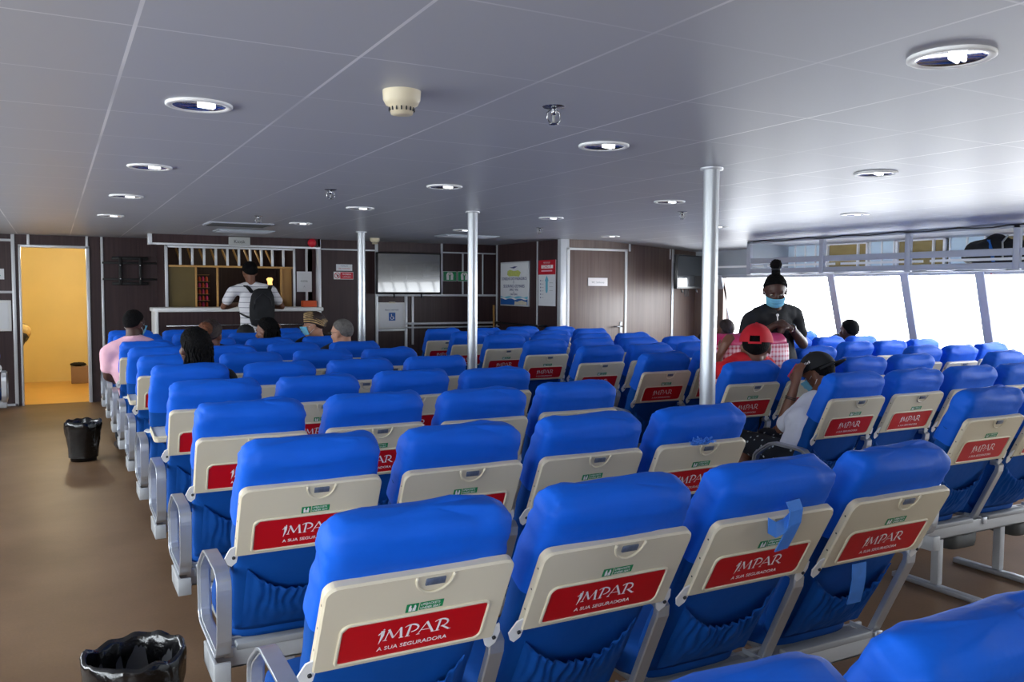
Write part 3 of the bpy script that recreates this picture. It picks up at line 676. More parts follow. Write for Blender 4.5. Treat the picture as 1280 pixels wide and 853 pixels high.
mb.text('PREVENCAO',.03,M['whitetext'],at(-.0115,0,.555)@FX,.0003,'CENTER')
mb.poly([(-.0095,y,z) for y,z in ((.03,.36),(0,.40),(-.03,.36),(-.05,.33),(-.03,.32),(-.03,.2),(-.015,.17),(.015,.17),(.03,.2),(.03,.32),(.05,.33))],M['postercyan'])
for k in range(6): mb.box(-.0095,-.009,.15,.17,.1+k*.045,.115+k*.045,M['navytext']); mb.box(-.0095,-.009,.08,.14,.105+k*.045,.109+k*.045,M['greyplastic'])
for k in range(3): mb.box(-.0095,-.009,-.16,-.07,.2+k*.05,.204+k*.05,M['greyplastic'])
tag(mb.build('health_poster',loc=(5.70,9.70,1.265)),'narrow red and white health poster right of the sea poster','poster')

# televisions
def tv(name,loc,rz,w,h,label):
    t=empty(name,loc,rz); tag(t,label,'television')
    mb=MB(); mb.box(-w/2,w/2,-.05,0,0,h,M['tvbody'],.006); mb.box(-w/2+.08,w/2-.08,0,.05,.1,h-.1,M['tvbody'],.01); kid(t,mb.build('tv_body',t))
    mb=MB(); mb.box(-w/2+.02,w/2-.02,-.053,-.05,.028,h-.018,M['screen']); kid(t,mb.build('tv_screen',t))
    mb=MB(); mb.box(-.15,.15,.03,.12,h*.3,h*.7,M['dark'],.004)
    for s in (-1,1): mb.tube([(s*.2,.02,.02),(s*.2,-.01,-.05)],.012,M['dark'],n=8)
    kid(t,mb.build('wall_bracket',t)); return t
tv('television',(4.29,CY-.13,1.405),0,.94,.565,'large flat television on the centre wall above notice cabinet')
t2=tv('television',(7.42,RY-.40,1.50),R(22),.84,.44,'flat television angled out from right wall, partly behind pillar')
mb=MB()
for k in range(3): mb.tube([(-.08+.05*k,.02,.02),(-.09+.05*k,.02,-.06),(-.06+.04*k,.02,-.10)],.006,M['dark'],n=6)
kid(t2,mb.build('cable',t2))
mb=MB(); mb.box(-.03,.03,.05,.38,.14,.26,M['dark'],.01,mtx=Matrix.Rotation(R(-34),4,'Z')); kid(t2,mb.build('swing_arm',t2))
b=empty('television_bracket',(.89,Y1-.03,1.68)); tag(b,'empty black television wall bracket beside the corridor doorway','bracket')
mb=MB()
for z in (.11,-.10): mb.box(-.34,.33,-.01,.01,z-.013,z+.013,M['brackets'],.003)
kid(b,mb.build('rail',b)); mb=MB()
for z in (.17,-.155): mb.box(-.23,.2,-.03,.0,z-.02,z+.02,M['brackets'],.004)
kid(b,mb.build('cross_plate',b))
for x in (-.13,.11):
    mb=MB(); mb.box(x-.02,x+.02,-.04,-.005,-.17,.18,M['brackets'],.004); mb.sphere((x,-.04,.08),.016,M['steel'],8,6); mb.sphere((x,-.04,-.09),.016,M['steel'],8,6); kid(b,mb.build('arm',b))

# ------------------------------------------------------------------ right side: windows, luggage rack
def XS(z): return 7.85+(1.68-z)*.28
mb=MB()
mb.poly([(XS(.85),YB,.85),(XS(.85),RY,.85),(8.1,RY,0),(8.1,YB,0)],M['greypanel'],.06,Vector((1,0,0)))
struct('wall_right',mb)
mb=MB(); mb.box(7.86,7.92,YB,RY,1.68,2.15,M['greypanel']); struct('wall_right_header',mb)
my=[8.80,7.86,6.94,5.98,5.15,4.28,3.40,2.5,1.6,.7,-.2,-1.1,-2.0]
for i in range(len(my)-1):
    w=empty('window_%d'%(i+1),(0,0,0)); tag(w,kind='structure')
    y1,y0=my[i],my[i+1]
    mb=MB()
    for y in ((y1,) if i else (y1,)):
        mb.strip([(XS(1.68)-.02,y,1.68),(XS(.85)-.02,y,.85)],.10,.04,M['rack'],(0,1,0))
    mb.strip([(XS(1.66)-.01,y1,1.665),(XS(1.66)-.01,y0,1.665)],.04,.03,M['rack'],(0,0,1)); mb.strip([(XS(.86)-.01,y1,.865),(XS(.86)-.01,y0,.865)],.04,.04,M['rack'],(0,0,1))
    kid(w,mb.build('window_frame',w))
    mb=MB(); mb.poly([(XS(.85)+.02,y0,.85),(XS(.85)+.02,y1,.85),(XS(1.68)+.02,y1,1.68),(XS(1.68)+.02,y0,1.68)],M['glass']); kid(w,mb.build('pane',w))
rk=empty('luggage_rack',(7.2,0,1.68)); tag(rk,'long grey metal luggage rack under the ceiling above the side windows','luggage rack')
Y0R,Y1R=2.2,7.6
mb=MB()
for k in range(7): mb.box(.03+k*.095,.06+k*.095,Y0R,Y1R,.02,.035,M['rack'])
for k in range(11): mb.box(0,.64,Y0R+.2+k*.5,Y0R+.23+k*.5,.005,.02,M['rack'])
kid(rk,mb.build('shelf',rk))
mb=MB(); mb.box(-.012,.012,Y0R,Y1R,.115,.175,M['rack'],.003); mb.box(-.015,.015,Y0R,Y1R,.0,.055,M['rack'],.003); mb.box(-.02,.02,Y0R,Y1R,-.02,-.012,M['white'],.002); kid(rk,mb.build('front_rail',rk))
mb=MB(); y=Y0R
while y<Y1R-.1:
    mb.box(.01,.016,y+.02,y+.98,.075,.098,M['white']); y+=1.03
kid(rk,mb.build('slotted_strip',rk))
for y in (7.58,6.5,5.46,4.41,3.36,2.3):
    mb=MB(); mb.box(-.02,.02,y-.03,y+.03,-.01,.37,M['rack'],.004); kid(rk,mb.build('upright',rk))
mb=MB(); mb.box(-.02,.02,Y0R,Y1R,.345,.375,M['rack'],.003); kid(rk,mb.build('top_rail',rk))
mb=MB(); mb.box(-.01,.66,Y1R-.02,Y1R,-.01,.40,M['greypanel']) ; kid(rk,mb.build('end_panel',rk)); 
# alternating ribbed panels and small upper windows behind the rack
def ub(y0,y1):
    mb=MB(); mb.box(7.82,7.86,y0,y1,1.70,2.07,M['bluepanel'])
    n=max(2,int((y1-y0)/.13))
    for k in range(n+1): yy=y0+(y1-y0)*k/n; mb.box(7.805,7.822,yy-.008,yy+.008,1.70,2.07,M['white'],.002)
    return struct('trim_panel',mb)
k=6
for (a,b,kind) in [(9.3,7.62,'g'),(7.62,7.0,'b'),(7.0,6.42,'w'),(6.40,6.10,'b'),(6.08,5.50,'w'),(5.46,5.10,'b'),(5.08,4.46,'w'),(4.42,4.05,'b'),(4.02,3.4,'w'),(3.36,3.0,'b')]:
    if kind=='b': 
        o=ub(b,a); o.name='trim_%d'%k; k+=1
    if kind=='w':
        w=empty('window_%d'%(20+k),(0,0,0)); k+=1; tag(w,kind='structure')
        mb=MB(); 
        for bx_ in ((b,a,1.72,1.745),(b,a,2.0,2.03),(b,b+.03,1.72,2.03),(a-.03,a,1.72,2.03),(b+.13,b+.15,1.72,2.03)): mb.box(7.80,7.85,bx_[0],bx_[1],bx_[2],bx_[3],M['white'],.004)
        kid(w,mb.build('window_frame',w)); mb=MB(); mb.box(7.83,7.85,b,a,1.73,2.02,M['wood'] if False else M['amberpane'] if 'amberpane' in M else M.setdefault('amberpane',mat('amber_reflecting_pane',srgb(150,132,84),.12,var=.35,scale=2.5,coat=.5))); kid(w,mb.build('pane',w))
mb=MB(); pts=[]
for i in range(30):
    y=7.5-i*.16; pts.append((7.17,y,2.045+.008*math.sin(i*1.7)+.006*noise.noise(Vector((i*.7,0,0)))))
mb.tube(pts,.006,M['dark'],n=6); tag(mb.build('ceiling_cable'),'thin dark cable running along the ceiling edge above rack','cable')
for n_,(yy,c_) in enumerate(((5.83,'greyplastic'),(5.02,'redsign'))):
    mb=MB(); mb.tube([(7.80,yy,1.66),(7.81,yy-.01,1.5),(7.86,yy-.03,1.2),(7.88,yy-.02,1.05)],.004,M[c_],n=6)
    tag(mb.build('hanging_cord'),['thin pale cord hanging over the third visible window','thin red cord hanging over the rightmost window'][n_],'cord','cords hanging in front of the windows')
# black bag on the rack
bag=empty('travel_bag',(7.40,4.72,1.715)); tag(bag,'black travel bag with blue strap lying on the luggage rack','bag')
mb=MB(); mb.sphere((0,0,.11),(.16,.30,.15),M['black'],28,18,fn=lambda d:1+.14*noise.noise(d*2.3)-.2*max(0,-d.z-.6)+.10*max(0,d.z)*math.cos(d.y*7)); kid(bag,mb.build('bag_body',bag))
mb=MB(); mb.strip([(-.165,-.08,.03),(-.162,-.06,.12),(-.12,.0,.22),(-.02,.03,.27)],.03,.006,M['posterblue'],(0,1,0)); kid(bag,mb.build('strap',bag))
mb=MB(); mb.tube([(-.16,-.16,.05),(-.14,-.14,.2),(-.05,-.13,.26)],.008,M['greyplastic'],n=8); kid(bag,mb.build('handle',bag))

# left and rear walls with windows behind the camera
def window_wall(name,axis,c,a0,a1,wins,z0,z1,m):
    mb=MB(); 
    def bx(u0,u1,za,zb):
        if axis=='x': mb.box(c-.05,c+.05,u0,u1,za,zb,M[m])
        else: mb.box(u0,u1,c-.05,c+.05,za,zb,M[m])
    bx(a0,a1,0,z0); bx(a0,a1,z1,CZ+.02); e=[a0]+[q for w in wins for q in w]+[a1]
    for i in range(0,len(e),2): bx(e[i],e[i+1],z0,z1)
    struct(name,mb)
lw=[(i*1.15-2.0,i*1.15-1.05) for i in range(11)]
window_wall('wall_left','x',XL,YB,Y1,lw,.85,1.75,'wallr')
rw=[(-2.4,-.95)]
window_wall('wall_rear','y',YB,XL,8.3,rw,.5,1.95,'wallr')
n=30
for (a,b) in lw:
    mb=MB(); mb.box(XL-.005,XL+.005,a,b,.85,1.75,M['glass']); struct('window_%d'%n,mb); n+=1
for (a,b) in rw:
    mb=MB(); mb.box(a,b,YB-.005,YB+.005,.5,1.95,M['glass']); struct('window_%d'%n,mb); n+=1

# ------------------------------------------------------------------ pillars
for i,(x,y,w) in enumerate(((3.048,3.50,.041),(3.07,6.45,.041),(3.08,9.4,.043))):
    p=empty('steel_pillar',(x,y,0)); tag(p,['round silver pillar nearest the camera, beside the middle seats','round silver pillar in the middle of the line of three','farthest round silver pillar, in front of the dark wall'][i],'pillar','round steel pillars')
    mb=MB(); mb.lathe([(w,0),(w,CZ)],M['pillar'],n=40); kid(p,mb.build('shaft',p))
    mb=MB(); mb.lathe([(w,CZ-.012),(w+.018,CZ-.012),(w+.018,CZ)],M['trim'],n=40); kid(p,mb.build('ceiling_collar',p))
    mb=MB(); mb.lathe([(w,.0),(w+.03,0),(w+.03,.01),(w,.014)],M['trim'],n=40); kid(p,mb.build('base_collar',p))

# ------------------------------------------------------------------ ceiling fittings
LX=[.463,2.165,3.93,5.86]; LYs=[1.53,3.2,4.96,6.63,8.5]
names=['left','second','third','right-hand']
def downlight(x,y,label,on=True):
    t=empty('recessed_downlight',(x,y,CZ if x<6 else CZ)); tag(t,label,'light','recessed ceiling downlights')
    mb=MB(); mb.lathe([(.112,.0),(.112,-.007),(.107,-.010),(.090,-.009),(.086,-.002)],M['white'],n=40); kid(t,mb.build('trim_ring',t))
    mb=MB(); mb.lathe([(.088,-.006),(.076,-.001),(.0,-.0008)],M['reflector'],n=40); kid(t,mb.build('reflector',t))
    mb=MB(); mb.tube([(-.005,-.02,-.005),(.052,-.004,-.005)],.006,M['bulb'],n=8); mb.tube([(-.005,.0,-.005),(.05,.016,-.005)],.006,M['bulb'],n=8); kid(t,mb.build('lamp_tube',t))
    return t
for i,x in enumerate(LX):
    for j,y in enumerate(LYs):
        if i==3 and j in(0,1): continue
        if i==0 and j==0: continue
        if i==2 and j==0: continue
        downlight(x,y,'round recessed downlight in %s line of ceiling lights, %s from camera'%(names[i],ORD[j]))
def smoke(x,y,label):
    mb=MB(); mb.lathe([(0,-.075),(.035,-.075),(.042,-.05),(.052,-.045),(.06,-.03),(.062,0)],M['offwhite'],n=32)
    for k in range(16):
        a=2*PI*k/16; mb.box(-.002,.002,-.002,.002,-.066,-.054,M['dark'],mtx=at(x*0+.0405*math.cos(a),.0405*math.sin(a),0)@Matrix.Rotation(a,4,'Z'))
    tag(mb.build('smoke_detector',loc=(x,y,CZ)),label,'smoke detector','smoke detectors')
smoke(1.01,2.66,'cream smoke detector on the ceiling in the foreground'); smoke(3.62,10.5,'small white smoke detector near the farthest pillar')
def sprinkler(x,y,label):
    mb=MB(); mb.lathe([(.0,-.002),(.038,-.002),(.04,0)],M['steel'],n=24); mb.tube([(0,0,0),(0,0,-.03)],.009,M['steel'],n=8)
    for s in (-1,1): mb.tube([(s*.012,0,-.012),(s*.026,0,-.022),(s*.026,0,-.045),(s*.016,0,-.055),(0,0,-.058)],.0025,M['steel'],n=6)
    mb.tube([(0,0,-.03),(0,0,-.055)],.005,M['greysign'],n=8); mb.lathe([(.0,-.058),(.017,-.058),(.017,-.061),(0,-.061)],M['steel'],n=16)
    tag(mb.build('sprinkler_head',loc=(x,y,CZ)),label,'sprinkler','ceiling sprinklers')
sprinkler(1.56,2.62,'chrome sprinkler head on ceiling nearest the camera'); sprinkler(1.6,5.51,'small sprinkler head on ceiling left of middle pillar'); sprinkler(1.62,7.85,'distant sprinkler head on ceiling before the kiosk'); sprinkler(4.54,5.56,'sprinkler head on ceiling left of nearest pillar top'); sprinkler(4.47,7.77,'small sprinkler head on ceiling between pillars'); 
for i,(x,y,w,l) in enumerate(((1.65,8.95,.62,.45),(1.9,10.0,.62,.4),(4.4,9.4,.7,.35))):
    v=empty('ceiling_vent',(x,y,CZ)); tag(v,['dark grey ventilation grille on ceiling before the kiosk','pale flat ventilation panel on ceiling nearest the kiosk','pale flat ventilation panel on ceiling before the centre wall'][i],'vent','ceiling ventilation panels')
    mb=MB(); mb.box(-w/2,w/2,-l/2,l/2,-.012,0,M['greypanel' if i else 'rack'],.003); kid(v,mb.build('frame',v))
    mb=MB(); 
    for k in range(12): yy=-l/2+.03+k*(l-.06)/11; mb.box(-w/2+.03,w/2-.03,yy-.006,yy+.006,-.018,-.012,M['rack' if i else 'darkgrey'])
    kid(v,mb.build('louvre',v))

# ------------------------------------------------------------------ bins
def bin_(x,y,label,seed,h=.32,r=.135):
    t=empty('waste_bin',(x,y,0)); tag(t,label,'bin','black waste bins')
    mb=MB(); mb.lathe([(0,.004),(r*.72,.004),(r*.74,0),(r*.95,h*.96),(r*.93,h*.96),(r*.72,.02),(0,.02)],M['dark'],n=36); kid(t,mb.build('bucket',t))
    mb=MB(); n=72; rings=[]
    for (rr,z,am) in ((r*.86,h*.1,.2),(r*.88,h*.34,.5),(r*.95,h*.55,.9),(r*1.02,h*.75,1.2),(r*1.06,h*.92,1.2),(r*1.05,h*1.03,1),(r*.99,h*1.07,.8),(r*.92,h*1.02,.8),(r*.88,h*.8,1),(r*.84,h*.5,1),(r*.75,h*.2,1),(r*.3,h*.12,.6)):
        ring=[]
        for j in range(n):
            a=2*PI*j/n; q=noise.noise(Vector((math.cos(a)*3.2,math.sin(a)*3.2,z*14+seed*9)))*.017+noise.noise(Vector((math.cos(a)*8,math.sin(a)*8,z*20+seed)))*.010
            zz=z+(noise.noise(Vector((math.cos(a)*2.2,math.sin(a)*2.2,seed*3)))*.028 if z>h*.6 else noise.noise(Vector((a*2,seed,z)))*.01)*am
            ring.append(Vector(((rr+q*am*.6)*math.cos(a),(rr+q*am*.6)*math.sin(a),zz)))
        rings.append(ring)
    mb.loft(rings,M['blackbag'],cap=False); kid(t,mb.build('bin_liner',t))
bin_(.19,8.12,'black waste bin with liner in the aisle farther from camera',1); bin_(.2,2.93,'black waste bin with liner in the aisle at bottom of picture',2,.30,.145)
EXTRA=True

# ------------------------------------------------------------------ odd things on seats
def strap(name,pts,w,m,label,cat,side=(1,0,0),t=.003):
    mb=MB(); mb.strip(pts,w,t,M[m],side); return tag(mb.build(name),label,cat)
# ribbon knot on left block row 0 third seat; hanging ribbon on the fourth; tassel on row 1 fourth
M['ribbon']=mat('light_blue_ribbon',srgb(70,140,235),.5,var=.08,scale=20)
def back_pt(x,y,s,d,rec=0,dx=0):
    a=TH+R(rec); v=Matrix.Rotation(a,3,'X')@Vector((dx,d,s)); return Vector((x,y,0))+PIV+v
x=.675+SP*2; y=1.90
rb=empty('ribbon_bow',tuple(back_pt(x,y,.58,-.04,3,.02))); tag(rb,'light blue cloth ribbon tied at the top of a tray, leftmost of two','ribbon','light blue ribbons on seats')
mb=MB(); rot=Matrix.Rotation(TH,3,'X')
mb.strip([rot@Vector(q) for q in ((.015,-.012,-.085),(.012,-.018,-.04),(.012,-.02,.01),(.008,-.012,.05),(-.006,.0,.075))],.048,.003,M['ribbon'],(1,0,.1)); kid(rb,mb.build('ribbon_tail',rb))
mb=MB(); mb.strip([rot@Vector(q) for q in ((-.075,-.012,.012),(-.05,-.02,.0),(-.02,-.016,.004),(.0,-.012,.02))],.042,.003,M['ribbon'],(0,0,1)); kid(rb,mb.build('ribbon_loop',rb))
x3=.675+SP*3
strap('ribbon_strip',[back_pt(x3,y,.345,-.03,4,-.05),back_pt(x3,y,.30,-.05,4,-.045),back_pt(x3,y,.25,-.06,4,-.035),back_pt(x3,y,.20,-.062,4,-.02)],.06,'ribbon','light blue cloth strip hanging below a tray, rightmost of two ribbons','ribbon')['group']='light blue ribbons on seats'
q=back_pt(x3,1.90+.858,.60,-.025,1,-.03)
mb=MB()
for k in range(46):
    a=random.uniform(0,PI); l=random.uniform(.02,.045); dx=random.uniform(-.035,.045)
    e=Vector((dx+l*math.cos(a),-.01-random.uniform(0,.012),l*math.sin(a)*.8)); mb.tube([(dx,0,-.01),Vector((dx,-.006,-.01)).lerp(e,.6)+Vector((0,0,.006)),e],.0028,M['ribbon'],n=5)
tag(mb.build('blue_tassel',loc=q),'fluffy light blue tassel tucked behind a tray top','tassel')
# pink item on the lowered tray
mb=MB(); mb.sphere((0,0,.014),(.075,.045,.016),M['pinkdark'],16,10,fn=lambda d:1+.3*noise.noise(d*3)); tag(mb.build('pink_pouch',loc=(.66,6.80,.70)),'pink pouch lying on the lowered tray near the aisle','pouch')
# big gingham bag
bg=empty('checkered_bag',(4.37,4.62,.63)); tag(bg,'large pink checkered bag with magenta top standing on seat armrests','bag')
mb=MB(); rings=[]
for z,k in ((0,.96),(.02,1),(.2,1.03),(.4,1.02),(.47,.99)):
    ring=superring(0,0,z,.352*k,.115*k,n=48,e=5)
    for p in ring: p+=Vector((0,noise.noise(p*7)*.015,0))
    rings.append(ring)
mb.loft(rings,M['gingham']); kid(bg,mb.build('bag_body',bg))
M['magenta']=mat('magenta_panel',srgb(196,40,104),.5,var=.2,scale=6)
mb=MB(); rings=[superring(0,0,z,.347*k,.115*kk,n=48,e=4) for z,k,kk in ((.468,1,1),(.50,.985,.9),(.53,.95,.6),(.545,.88,.25))]
for r_ in rings:
    for p in r_: p.z+=noise.noise(p*9)*.012
mb.loft(rings,M['magenta']); kid(bg,mb.build('bag_top',bg))
for xx in (.2,-.05):
    mb=MB(); mb.tube([(xx-.05,-.115,.30),(xx-.05,-.14,.25),(xx-.02,-.145,.21),(xx+.03,-.14,.25),(xx+.05,-.118,.31)],.008,M['pinkdark'],n=8); kid(bg,mb.build('bag_handle',bg))

# ------------------------------------------------------------------ people
class Blob:
    def __init__(s): s.bm=bmesh.new()
    def cone(s,p0,p1,r0,r1,side=None,k=1.0,n=16):
        """tapered capsule; k scales the section along `side`"""
        p0=Vector(p0); p1=Vector(p1); d=p1-p0
        if d.length<1e-5: d=Vector((0,0,1e-4)); p1=p0+d
        t=d.normalized(); sd=(Vector(side) if side else t.orthogonal()); sd=(sd-t*sd.dot(t)).normalized(); up=t.cross(sd)
        rings=[]
        H=4
        for i in range(H): a=PI/2*(i+.35)/(H+.35); rings.append((p0-t*r0*math.cos(a),r0*math.sin(a)))
        rings.append((p0,r0)); rings.append((p0.lerp(p1,.5),(r0+r1)/2)); rings.append((p1,r1))
        for i in range(H-1,-1,-1): a=PI/2*(i+.35)/(H+.35); rings.append((p1+t*r1*math.cos(a),r1*math.sin(a)))
        vr=[[s.bm.verts.new(c+sd*(r*k*math.cos(2*PI*j/n))+up*(r*math.sin(2*PI*j/n))) for j in range(n)] for c,r in rings]
        for a,b in zip(vr,vr[1:]):
            for j in range(n): s.bm.faces.new((a[j],a[(j+1)%n],b[(j+1)%n],b[j]))
        s.bm.faces.new(vr[0][::-1]); s.bm.faces.new(vr[-1])
    def chain(s,pts,rs,side=None,k=1.0):
        for i in range(len(pts)-1): s.cone(pts[i],pts[i+1],rs[i],rs[i+1],side,k)
    def ell(s,c,r,mt=None,u=18,v=12):
        res=bmesh.ops.create_uvsphere(s.bm,u_segments=u,v_segments=v,radius=1)
        for p in res['verts']:
            q=Vector((p.co.x*r[0],p.co.y*r[1],p.co.z*r[2])); p.co=(mt@(Vector(c)+q)) if mt else Vector(c)+q
    def remesh(s,voxel,smooth,mats,name,parent):
        bmesh.ops.recalc_face_normals(s.bm,faces=s.bm.faces[:])
        me=bpy.data.meshes.new(name); s.bm.to_mesh(me); s.bm.free()
        o=bpy.data.objects.new(name+'_t',me); COL.objects.link(o)
        md=o.modifiers.new('r','REMESH'); md.mode='VOXEL'; md.voxel_size=voxel; md.use_smooth_shade=True
        sm=o.modifiers.new('s','SMOOTH'); sm.iterations=smooth; sm.factor=.5
        dg=bpy.context.evaluated_depsgraph_get(); dg.update()
        m2=bpy.data.meshes.new_from_object(o.evaluated_get(dg)); m2.name=name
        bpy.data.objects.remove(o); bpy.data.meshes.remove(me)
        m2.materials.clear()
        for m in mats: m2.materials.append(m)
        for p in m2.polygons: p.use_smooth=True; p.material_index=0
        o=bpy.data.objects.new(name,m2); COL.objects.link(o); o.parent=parent
        return kid(parent,o)
def hand(b,wr,d,palm,curl=.5,side=1,sc=1.0):
    """wr wrist, d direction of the hand, palm the palm normal; five separate fingers"""
    d=Vector(d).normalized(); pn=Vector(palm); pn=(pn-d*pn.dot(d)).normalized(); sd=d.cross(pn)*side
    w=Vector(wr); pc=w+d*.045*sc
    b.cone(w,w+d*.075*sc,.021*sc,.026*sc,sd,1.35)
    for i,(o,l) in enumerate(((-.030,.062),(-.010,.072),(.010,.068),(.029,.054))):
        p=w+d*.085*sc+sd*o*sc; a=curl; l*=sc
        q=p+(d*math.cos(a*.6)+pn*math.sin(a*.6))*l*.5; e=q+(d*math.cos(a*1.7)+pn*math.sin(a*1.7))*l*.5
        b.chain([p,q,e],[.0095*sc,.0088*sc,.0078*sc])
    t0=w+d*.03*sc-sd*.026*sc; t1=t0+(d*.6-sd*.75+pn*.25).normalized()*.035*sc; t2=t1+(d*.9-sd*.2+pn*.4).normalized()*.03*sc
    b.chain([t0,t1,t2],[.013*sc,.0105*sc,.009*sc])
def headmat(c,yaw,pitch,roll=0,sc=1):
    return at(*c)@Matrix.Rotation(yaw,4,'Z')@Matrix.Rotation(pitch,4,'X')@Matrix.Rotation(roll,4,'Y')@Matrix.Scale(sc,4)
def add_head(b,mt):
    e=lambda c,r: b.ell(c,r,mt)
    e((0,-.012,.028),(.076,.096,.090)); e((0,.022,-.030),(.063,.066,.075)); e((0,.045,-.075),(.042,.042,.036)); e((0,.066,-.090),(.020,.018,.018))
    b.cone(mt@Vector((0,.080,.015)),mt@Vector((0,.104,-.026)),.009,.014); e((0.013,.094,-.030),(.010,.011,.009)); e((-.013,.094,-.030),(.010,.011,.009))
    e((.030,.074,.026),(.026,.012,.010)); e((-.030,.074,.026),(.026,.012,.010)); e((.045,.060,-.022),(.020,.020,.020)); e((-.045,.060,-.022),(.020,.020,.020))
    e((0,.082,-.054),(.024,.012,.008)); e((0,.080,-.066),(.021,.012,.008))
    for s in (-1,1): e((s*.078,-.008,-.008),(.009,.021,.032)); e((s*.084,-.016,.006),(.007,.012,.018))
def face_bits(root,mt,glasses=False,mask=False,eyes=True):
    if eyes:
        mb=MB()
        for s in (-1,1):
            for p in mb.sphere((s*.031,.074,.006),(.0105,.009,.0055),M['sand'],12,8): p.co=mt@p.co
            for p in mb.sphere((s*.031,.082,.005),(.0055,.0035,.0055),M['dark'],8,6): p.co=mt@p.co
        kid(root,mb.build('eyes',root))
    if mask:
        mb=MB(); g=[]
        for v in range(13):
            t=v/12; row=[]
            for u in range(25):
                a=(u/24*2-1); ang=a*R(72); z=.0-.088*t
                ry=.126-.022*abs(t-.30)-.026*t+.003*math.sin(t*6*PI); rx=.077-.012*t
                if t<.2: ry+=.004
                row.append(mb.bm.verts.new(mt@Vector((rx*math.sin(ang)*1.02,ry*math.cos(ang)**.8+.004,z*(1-.15*abs(a))-.004*abs(a)+(-.004)))))
            g.append(row)
        fs=[mb.bm.faces.new((g[v][u],g[v][u+1],g[v+1][u+1],g[v+1][u])) for v in range(12) for u in range(24)]; mb._f(fs,M['mask'],True)
        for s in (-1,1):
            for z0,z1 in ((-.010,.012),(-.075,-.03)):
                mb.tube([mt@Vector((s*.069,.034,z0)),mt@Vector((s*.080,.01,(z0+z1)/2)),mt@Vector((s*.086,-.018,z1))],.0014,M['white'],n=5)
        o=mb.build('face_mask',root); kid(root,o); sd=o.modifiers.new('thick','SOLIDIFY'); sd.thickness=.002
    if glasses:
        mb=MB()
        for s in (-1,1):
            mb.tube([mt@Vector((s*.034+.024*math.cos(a),.100,.006+.018*math.sin(a))) for a in (2*PI*i/16 for i in range(16))],.0022,M['dark'],n=6,closed=True)
            mb.tube([mt@Vector((s*.058,.099,.01)),mt@Vector((s*.080,.06,.01)),mt@Vector((s*.086,-.02,.008))],.002,M['dark'],n=6)
        mb.tube([mt@Vector((-.010,.101,.008)),mt@Vector((.010,.101,.008))],.002,M['dark'],n=6); kid(root,mb.build('glasses',root))
def hair_cap(root,mt,m,thick=.008,low=-.02,name='hair',rough=.05,front=.055,sc=(1,1,1)):
    """short hair following the skull, open over the face"""
    mb=MB(); U,V=48,26; g=[]
    for v in range(V+1):
        row=[]
        for u in range(U):
            a=2*PI*u/U; f=math.sin(a)                    # f=1 is the face direction
            end=R(98)+R(42)*max(0,-f)**.6-R(48)*max(0,f)**.7
            ph=end*v/V; d=Vector((math.sin(ph)*math.cos(a),math.sin(ph)*f,math.cos(ph)))
            k=thick*(1+.5*noise.noise(d*14)+rough*8*noise.noise(d*40)); k*=(1 if v<V-1 else .2)
            row.append(mb.bm.verts.new(mt@Vector((d.x*(.076+k)*sc[0],-.012+d.y*(.096+k)*sc[1],.028+d.z*(.090+k)*sc[2]))))
        g.append(row)
    fs=[mb.bm.faces.new((g[v][u],g[v][(u+1)%U],g[v+1][(u+1)%U],g[v+1][u])) for v in range(1,V) for u in range(U)]
    fs.append(mb.bm.faces.new(g[1][::-1]))
    mb._f(fs,M[m],True); bmesh.ops.recalc_face_normals(mb.bm,faces=fs)
    return kid(root,mb.build(name,root))
def braids(root,mt,m,n,length,spread=1.0,r=.006,gravity=True,name='braids',back=True,m2=None,seed=1,lean=0):
    rnd=random.Random(seed); mb=MB(); inv=mt.to_3x3()
    for i in range(n):
        a=R(rnd.uniform(195,345)) if back else R(rnd.uniform(150,390)); ph=R(rnd.uniform(15,88))
        d=Vector((math.sin(ph)*math.cos(a),math.sin(ph)*math.sin(a),math.cos(ph)))
        p=mt@Vector((d.x*.083,-.012+d.y*.103,.028+d.z*.096)); o=inv@d; o.z=0; o=o.normalized() if o.length>1e-4 else Vector((0,-1,0))
        L=length*rnd.uniform(.8,1.05); pts=[p]; 
        for k in range(1,11):
            t=k/10; q=p+o*(.028*spread*math.sin(min(1,t*2)*PI/2))+Vector((.006*math.sin(k*1.3+i),.006*math.cos(k*1.7+i)+lean*t,-L*t**1.15+.02*math.sin(t*PI)*(ph<1)))
            pts.append(q)
        rr=[r*(1+.18*(k%2)) for k in range(11)]; rr[-1]*=.5
        mb.tube(pts,rr,M[m2 if (m2 and rnd.random()<.3) else m],n=6)
    return kid(root,mb.build(name,root))
